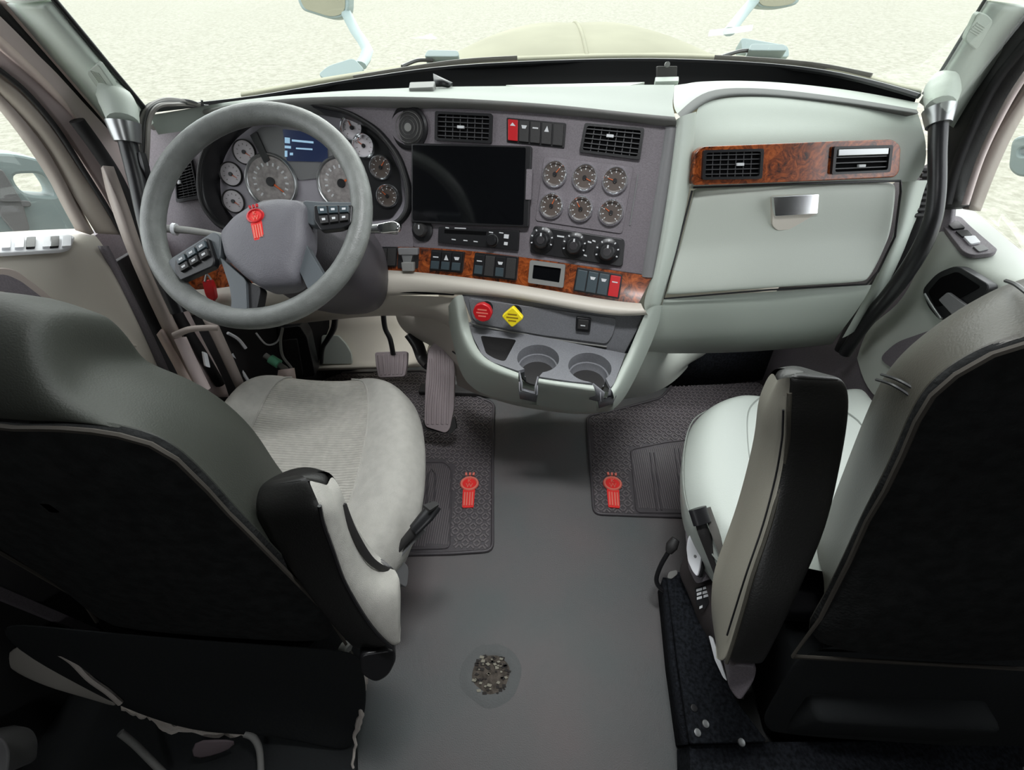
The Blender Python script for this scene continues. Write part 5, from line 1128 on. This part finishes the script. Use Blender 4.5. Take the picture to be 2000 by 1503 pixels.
# buckle
bk = thing('seat_belt_buckle', 'black seat belt buckle standing at the right side of the driver cushion', 'buckle', onZ(760, 1090, .44))
tube('buckle_stalk', [onZ(755, 1098, .44), onZ(785, 1062, .47), onZ(815, 1028, .50)], [.008, .011, .015], softblk, bk, flat=.5, seg=10)
tube('buckle_stalk', [onZ(775, 1092, .44), onZ(800, 1062, .46), onZ(828, 1032, .49)], [.005, .007, .009], midgrey, bk, flat=.6, seg=8)
tube('buckle_head', [onZ(808, 1035, .50), onZ(835, 1005, .52), onZ(850, 985, .53)], [.017, .021, .021], black, bk, flat=.5, seg=12, sm=2)
plate('release_slot', Plane(onZ(843, 990, .545), (.2, .3, 1)), [(826, 985), (850, 978), (858, 984), (840, 996)], -.004, .004, softblk, bk, r=.003)

# ------------------------------------------------------------------ passenger seat
ps = thing('passenger_seat', 'passenger seat with white leather cushion and taupe leather back', 'seat', V((.76, .5, 0)))
Rw = [(onZ(1425, 776, .50), onZ(1700, 758, .50)), (onZ(1392, 788, .50), V((1.02, .92, .5))), (onZ(1362, 806, .50), V((1.06, .86, .5))), (onZ(1348, 840, .50), V((1.08, .80, .5))), (onZ(1343, 890, .50), V((1.08, .72, .5))), (onZ(1346, 940, .50), V((1.08, .64, .5))), (onZ(1358, 985, .50), V((1.08, .56, .5))), (onZ(1385, 1040, .50), V((1.06, .48, .5))), (onZ(1425, 1090, .50), V((1.06, .38, .5)))]
CG = [crow(Rw[0][0]+V((0, 0, -.10)), Rw[0][1]+V((0, 0, -.10)), .2, 0), crow(Rw[0][0]+V((0, .015, -.03)), Rw[0][1]+V((0, .015, -.03)), .5, 0)]
for i, (L, R_) in enumerate(Rw): CG.append(crow(L, R_, [.5, .8, 1, 1, 1, 1, 1, 1, 1][i], [-.006, .006, .008, .004, 0, -.004, -.006, -.006, -.006][i]))
grid('cushion_centre', [r[3:9] for r in CG], leather_w, ps, sub=2, solid=0)
grid('side_bolster', [[r[0]+V((.02, 0, -.13)), r[0]+V((-.006, 0, -.04))]+r[0:4] for r in CG], leather_w, ps, sub=2, solid=0)
grid('side_bolster', [r[8:12]+[r[11]+V((.012, 0, -.03)), r[11]+V((-.02, 0, -.12))] for r in CG], leather_w, ps, sub=2, solid=0)
tube('seam_piping', [r[3] for r in CG[2:]], .0022, mat('seam_thread', (150, 156, 150), .6), ps, seg=6, sm=3)
tube('seam_piping', [r[0]+V((-.002, 0, -.01)) for r in CG[2:]], .002, MATS['seam_thread'], ps, seg=6, sm=3)
tube('seam_piping', [r[8] for r in CG[2:]], .0022, MATS['seam_thread'], ps, seg=6, sm=3)
box('cushion_pan', (.52, .36, .32), (1.02, .90, .40), black, ps, bev=.03)
sil = [V((.775, .47, 1.33)), onY(2040, 515, .47), onY(1960, 548, .47), onY(1880, 590, .47), onY(1800, 645, .47), onY(1745, 695, .47), onY(1712, 745, .47), onY(1690, 805, .47), onY(1672, 880, .47), onY(1650, 960, .46), onY(1625, 1040, .44), V((.60, .42, .56)), V((.61, .42, .48))]
rear = [V((.775, .37, 1.24)), onY(2070, 645, .37), onY(2010, 660, .37), onY(1930, 685, .37), onY(1860, 725, .37), onY(1815, 765, .37), onY(1785, 815, .37), onY(1758, 880, .37), onY(1725, 950, .36), onY(1690, 1010, .36), onY(1655, 1090, .34), onY(1600, 1200, .30), onY(1545, 1275, .26)]
S, M1, M2, Rr = backrest(ps, .775, -1, sil, rear, .07, (leather_t, fuzz, MATS['back_piping']), True)
tube('back_stitching', [onY(1712, 741, .462), onY(1745, 752, .43), onY(1785, 778, .40), onY(1800, 800, .375)], .0022, black, ps, seg=6)
tube('back_stitching', [onY(1722, 731, .462), onY(1755, 742, .43), onY(1795, 765, .40), onY(1810, 785, .375)], .0022, black, ps, seg=6)
tube('back_stitching', [onY(1965, 548, .462), onY(1985, 556, .43), onY(2010, 575, .40)], .0022, black, ps, seg=6)
grid('rear_skirt', [zline([(1560, 1262, .46), (1700, 1250, .48), (1850, 1240, .48), (2050, 1230, .48), (2200, 1230, .46)]), zline([(1528, 1310, .38), (1680, 1320, .36), (1840, 1330, .36), (2020, 1335, .36), (2200, 1330, .34)]),
    zline([(1500, 1365, .24), (1640, 1390, .22), (1800, 1400, .22), (2000, 1400, .22), (2200, 1400, .2)]), zline([(1478, 1405, .12), (1520, 1450, .06), (1700, 1485, .04), (1900, 1500, .04), (2100, 1500, .04)])], skirtm, ps, sub=2, solid=.006)
armrest(ps, [(1.05, (1518, 745), (1545, 734), (1655, 742), .02), (1.02, (1500, 775), (1541, 765), (1667, 768), .03), (.98, (1486, 812), (1539, 812), (1664, 820), .04), (.93, (1484, 860), (1537, 860), (1656, 870), .045), (.86, (1468, 930), (1526, 930), (1642, 940), .05), (.79, (1440, 1033), (1502, 1025), (1622, 1030), .05), (.72, (1400, 1130), (1470, 1120), (1585, 1115), .04), (.66, (1393, 1180), (1450, 1190), (1555, 1180), .04), (.60, (1393, 1240), (1432, 1250), (1522, 1245), .03), (.56, (1405, 1285), (1418, 1292), (1494, 1298), .015)],
    leather_s, leather_b, leather_t, -1)
tube('armrest_stitching', [onZ(*p) for p in [(1530, 800, .995), (1529, 830, .965), (1527, 860, .935), (1515, 930, .867), (1490, 1025, .795), (1457, 1122, .725), (1420, 1240, .61)]], .0018, black, ps, seg=6)
plate('armrest_hinge', Plane(onZ(1450, 1320, .48), (-.3, -1, .6)), [(1425, 1295), (1480, 1300), (1475, 1330), (1445, 1375), (1420, 1340)], -.05, .01, darkgrey, ps, r=.02, bev=.006)
# pedestal: carpeted side plate, suspension, lever, knob
sb2 = thing('carpeted_floor_box', 'dark carpeted floor box with bolts under the left side of the passenger seat', 'box', onZ(1400, 1300, 0))
plt = Plane((0, 0, .16), (0, 0, 1))
base_o = [(1302, 1125), (1316, 1116), (1345, 1116), (1358, 1140), (1375, 1200), (1400, 1290), (1440, 1370), (1500, 1448), (1348, 1452), (1325, 1300)]
plate('top_plate', plt, base_o, -.02, 0, carpet, sb2, r=.01, bev=.003)
tp_ = [plt.W(*plt.at(u, v), -.01) for u, v in [(1303, 1125), (1322, 1290), (1347, 1452)]]
grid('side_plate', [tp_, [V((p.x+.02, p.y+.01, 0)) for p in tp_]], carpet, sb2, sub=0, solid=.01)
plate('rear_step', Plane((0, 0, .13), (0, 0, 1)), [(1346, 1452), (1505, 1448), (2000, 1440), (2000, 1600), (1352, 1600)], -.12, 0, carpet, sb2, bev=.004)
for u, v in ((1355, 1382), (1378, 1413), (1362, 1430), (1448, 1449)):
    lathe('bolt', plt, plt.at(u, v), [(.009, 0), (.008, .003), (0, .004)], satin if u != 1355 else black, sb2, seg=12)
plate('end_cap', plt, [(1303, 1128), (1306, 1116), (1322, 1112), (1324, 1120), (1312, 1130)], -.005, .004, lip_g, sb2, r=.006, bev=.001)
grid('suspension_cover', [zline([(1318, 1116, .2), (1350, 1060, .3), (1400, 1120, .32), (1480, 1200, .34)]), zline([(1345, 1150, .2), (1360, 1160, .26), (1400, 1215, .26), (1440, 1300, .26)]), zline([(1370, 1230, .12), (1385, 1260, .12), (1420, 1320, .12), (1470, 1400, .10)])], mat('dusty_brown_bellows', (66, 60, 60), .8, bump=.4), sb2, sub=2, solid=.006)
plate('white_edge', Plane(onZ(1405, 1290, .2), (-.6, -.3, .8)), [(1384, 1240), (1392, 1245), (1420, 1330), (1412, 1322), (1396, 1288)], -.003, .004, white, sb2, r=.004)
lvv = thing('seat_lever', 'bent black lever with knob on the left of the passenger seat base', 'lever', onZ(1300, 1150, .12))
tube('lever_rod', [onZ(*p) for p in [(1318, 1160, .12), (1292, 1150, .13), (1282, 1132, .15), (1290, 1105, .19), (1304, 1080, .23), (1312, 1065, .25)]], .007, black, lvv, seg=8)
tube('lever_knob', [onZ(1306, 1078, .235), onZ(1312, 1066, .25), onZ(1320, 1052, .265)], [.010, .017, .012], softblk, lvv, seg=12, sm=3)
kd = thing('seat_adjuster_dial', 'white oval dial on the left side of the passenger seat', 'dial', onZ(1355, 1080, .36))
pk_ = Plane(onZ(1355, 1080, .36), (-.75, -.25, .6))
Dl = [(1349, 1041), (1358, 1046), (1366, 1064), (1370, 1085), (1366, 1110), (1361, 1126), (1352, 1115), (1343, 1095), (1340, 1070), (1343, 1050)]
plate('dial_rim', pk_, [(u+5, v+3) for u, v in Dl], -.012, .002, black, kd, r=.005)
plate('dial_face', pk_, Dl, .002, .010, white, kd, r=.006, bev=.003); disc('dial_mark', pk_, pk_.at(1358, 1086, .01), .004, .010, .0115, midgrey, kd, seg=12)
plate('back_plate', Plane(onZ(1365, 1100, .33), (-.6, -.3, .75)), [(1338, 1030), (1372, 1050), (1400, 1125), (1360, 1140), (1345, 1110)], -.012, -.002, darkgrey, ps, r=.01)
lbx = thing('warning_label', 'small black label with white printing on the passenger seat base', 'label', onZ(1374, 1160, .26))
pw_ = Plane(onZ(1374, 1160, .27), (-.5, -.4, .8))
plate('label_plate', pw_, [(1357, 1148), (1394, 1136), (1396, 1158), (1388, 1172), (1376, 1190), (1360, 1180)], -.003, .002, black, lbx, r=.003)
multi('label_print', pw_, [pw_.pts([(a, b), (a+w_, b-3), (a+w_, b+2), (a, b+5)], .003) for a, b, w_ in ((1360, 1150, 11), (1373, 1146, 10), (1361, 1158, 9), (1372, 1155, 11), (1361, 1166, 10), (1374, 1162, 10), (1366, 1184, 6))], .002, .0028, whitep, lbx)['kind'] = 'stuff'
bk2 = thing('seat_belt_buckle', 'black seat belt buckle beside the white passenger cushion', 'buckle', onZ(1390, 1080, .42))
tube('buckle_strap', [onZ(*p) for p in [(1415, 1140, .40), (1395, 1090, .44), (1375, 1040, .49), (1368, 1018, .51)]], [.018, .017, .017, .017], softblk, bk2, flat=.35, seg=10)
tube('buckle_head', [onZ(1372, 1022, .515), onZ(1362, 992, .535)], .025, black, bk2, flat=.45, seg=12, sm=2)
tube('belt_webbing', [onZ(*p) for p in [(1425, 1110, .46), (1405, 1060, .49), (1390, 1020, .51), (1380, 992, .53)]], .012, mat('grey_webbing', (88, 86, 82), .6), bk2, flat=.3, seg=8)
for u, v in ((1340, 930), (1344, 972)):
    pc = Plane(onZ(u, v, .42), (-1, -.2, .3)); plate('white_control', pc, [(u-3, v-12), (u+5, v-8), (u+7, v+14), (u-1, v+8)], -.006, .008, white, ps, r=.006, bev=.002)

stp = thing('black_floor_cover', 'black cover on the floor behind the driver seat', 'cover', onZ(300, 1480, 0))
plate('cover_sheet', Plane((0, 0, 0), (0, 0, 1)), [(-300, 1150), (200, 1250), (640, 1330), (692, 1400), (694, 1503), (702, 1700), (-300, 1700)], .0, .03, skirtm, stp, bev=.004)
box('pedestal_box', (.60, .17, 0), (1.0, .78, .3), skirtm, ps, bev=.02)
# things at the very bottom left behind the driver seat
cb = thing('grey_hose', 'thin grey hose curving on the floor behind the driver seat', 'hose', onZ(290, 1470, .1))
tube('hose', zline([(235, 1430, .16), (262, 1452, .12), (290, 1480, .08), (325, 1515, .05)]), .008, lip_g, cb)
cb = thing('bent_pale_tube', 'pale bent tube by the torn hem of the driver seat skirt', 'tube', onZ(500, 1470, .1))
tube('tube', zline([(478, 1432, .10), (495, 1440, .09), (507, 1465, .07), (510, 1515, .04)]), .008, lip_g, cb)
pb2 = thing('storage_bin_edge', 'pale rounded plastic edge at the bottom left corner of the view', 'bin', onZ(5, 1480, .2))
plate('bin_side', Plane(onZ(5, 1470, .2), (.3, -.3, 1)), [(-60, 1430), (5, 1440), (18, 1465), (14, 1515), (-60, 1520)], -.1, .0, midgrey, pb2, r=.02, bev=.005)

# ------------------------------------------------------------------ small things on and around the dash
ph = thing('dash_sensor', 'small grey wedge shaped sensor box on top of the dashboard', 'sensor', onY(840, 165, 1.60))
PS_ = Plane(onY(838, 162, 1.62), (0, -.1, 1))
plate('sensor_body', PS_, [(800, 160), (850, 158), (846, 170), (798, 172)], -.02, .018, lip_g, ph, r=.006, bev=.003)
grid('sensor_side', [[onY(846, 150, 1.62), onY(884, 168, 1.60)], [onY(848, 168, 1.58), onY(876, 171, 1.58)]], black, ph, sub=0, solid=.01)
br = thing('windshield_bracket', 'small dark grey bracket standing in the black trough at the windshield base', 'bracket', onY(1303, 150, 1.72))
plate('bracket_body', Plane(onY(1303, 140, 1.72), (0, -1, .2)), [(1284, 129), (1323, 129), (1322, 156), (1284, 156)], -.01, .01, mat('dull_grey_bracket', (70, 68, 66), .6), br, r=.003, bev=.002)
lathe('bracket_stud', Plane(onY(1303, 126, 1.71), (0, -1, .2)), (0, 0), [(.008, -.004), (.008, .006), (0, .008)], lip_g, br, seg=12)
plate('bracket_foot', Plane(onY(1303, 154, 1.70), (0, -.2, 1)), [(1280, 150), (1326, 149), (1326, 158), (1280, 159)], -.005, .012, mint, br, r=.004, bev=.002)
cbl = thing('cable_bundle', 'bundle of dark cables looping over the left end of the dashboard', 'cables', onY(300, 215, 1.2))
for k, (dx, r_, M) in enumerate(((0, .006, wire), (7, .006, softblk), (14, .005, wire), (-6, .005, softblk), (4, .004, lip_g))):
    tube('cable', [onY(*p) for p in [(278+dx*.5, 345, 1.08), (274+dx, 290, 1.12), (278+dx, 235, 1.18), (295+dx, 208, 1.22), (325+dx, 195+abs(dx)*.6, 1.28), (365, 199+dx*.3, 1.34), (392, 206, 1.36)]], r_, M, cbl, seg=7)
tube('cable_tie', [onY(394, 195, 1.36), onY(397, 205, 1.36), onY(408, 207, 1.36)], .003, black, cbl, seg=6)
tube('dangling_cable', [onY(*p) for p in [(276, 300, 1.08), (284, 330, 1.06), (290, 370, 1.05), (292, 400, 1.05)]], .009, black, cbl, seg=7)
rc_ = thing('ribbed_weather_seal', 'black ribbed rubber seal between the right end of the dashboard and the door', 'seal', onX(1800, 380, 1.05))
tube('seal_body', [onX(*p) for p in [(1812, 330, 1.06), (1806, 380, 1.06), (1790, 440, 1.06), (1760, 500, 1.07), (1722, 560, 1.08), (1680, 620, 1.08), (1642, 685, 1.08)]], [.008, .014, .024, .032, .034, .03, .02], seal, rc_, seg=10)
for i in range(9):
    p = onX(1806-i*2.2, 330+i*11, 1.035); tube('seal_rib', [p+V((-.012, -.008, 0)), p+V((.012, -.012, .002))], .006, softblk, rc_, sm=0, seg=6)

# shared group names for repeated things
for pre, grp in (('air_vent', 'air vents of the dashboard'), ('switch_panel', 'switch banks of the dashboard'), ('brake_valve_knob', 'air brake knobs on the console'), ('hood_mirror', 'mirrors on the hood'),
                 ('side_mirror', 'mirrors outside the doors'), ('windshield_wiper', 'wipers at the windshield base'), ('grab_handle', 'grab handles on the windshield pillars'), ('floor_mat', 'black rubber floor mats'),
                 ('mat_emblem', 'red emblems on the floor mats'), ('seat_belt_buckle', 'seat belt buckles'), ('window_switch_panel', 'door window switches'), ('pillar_vent_cover', 'covers on the windshield pillars'), ('floor_fairing', 'floor fairings beside the console')):
    for o in list(bpy.data.objects):
        if o.parent is None and o.name.split('.')[0] == pre and 'label' in o: o['group'] = grp
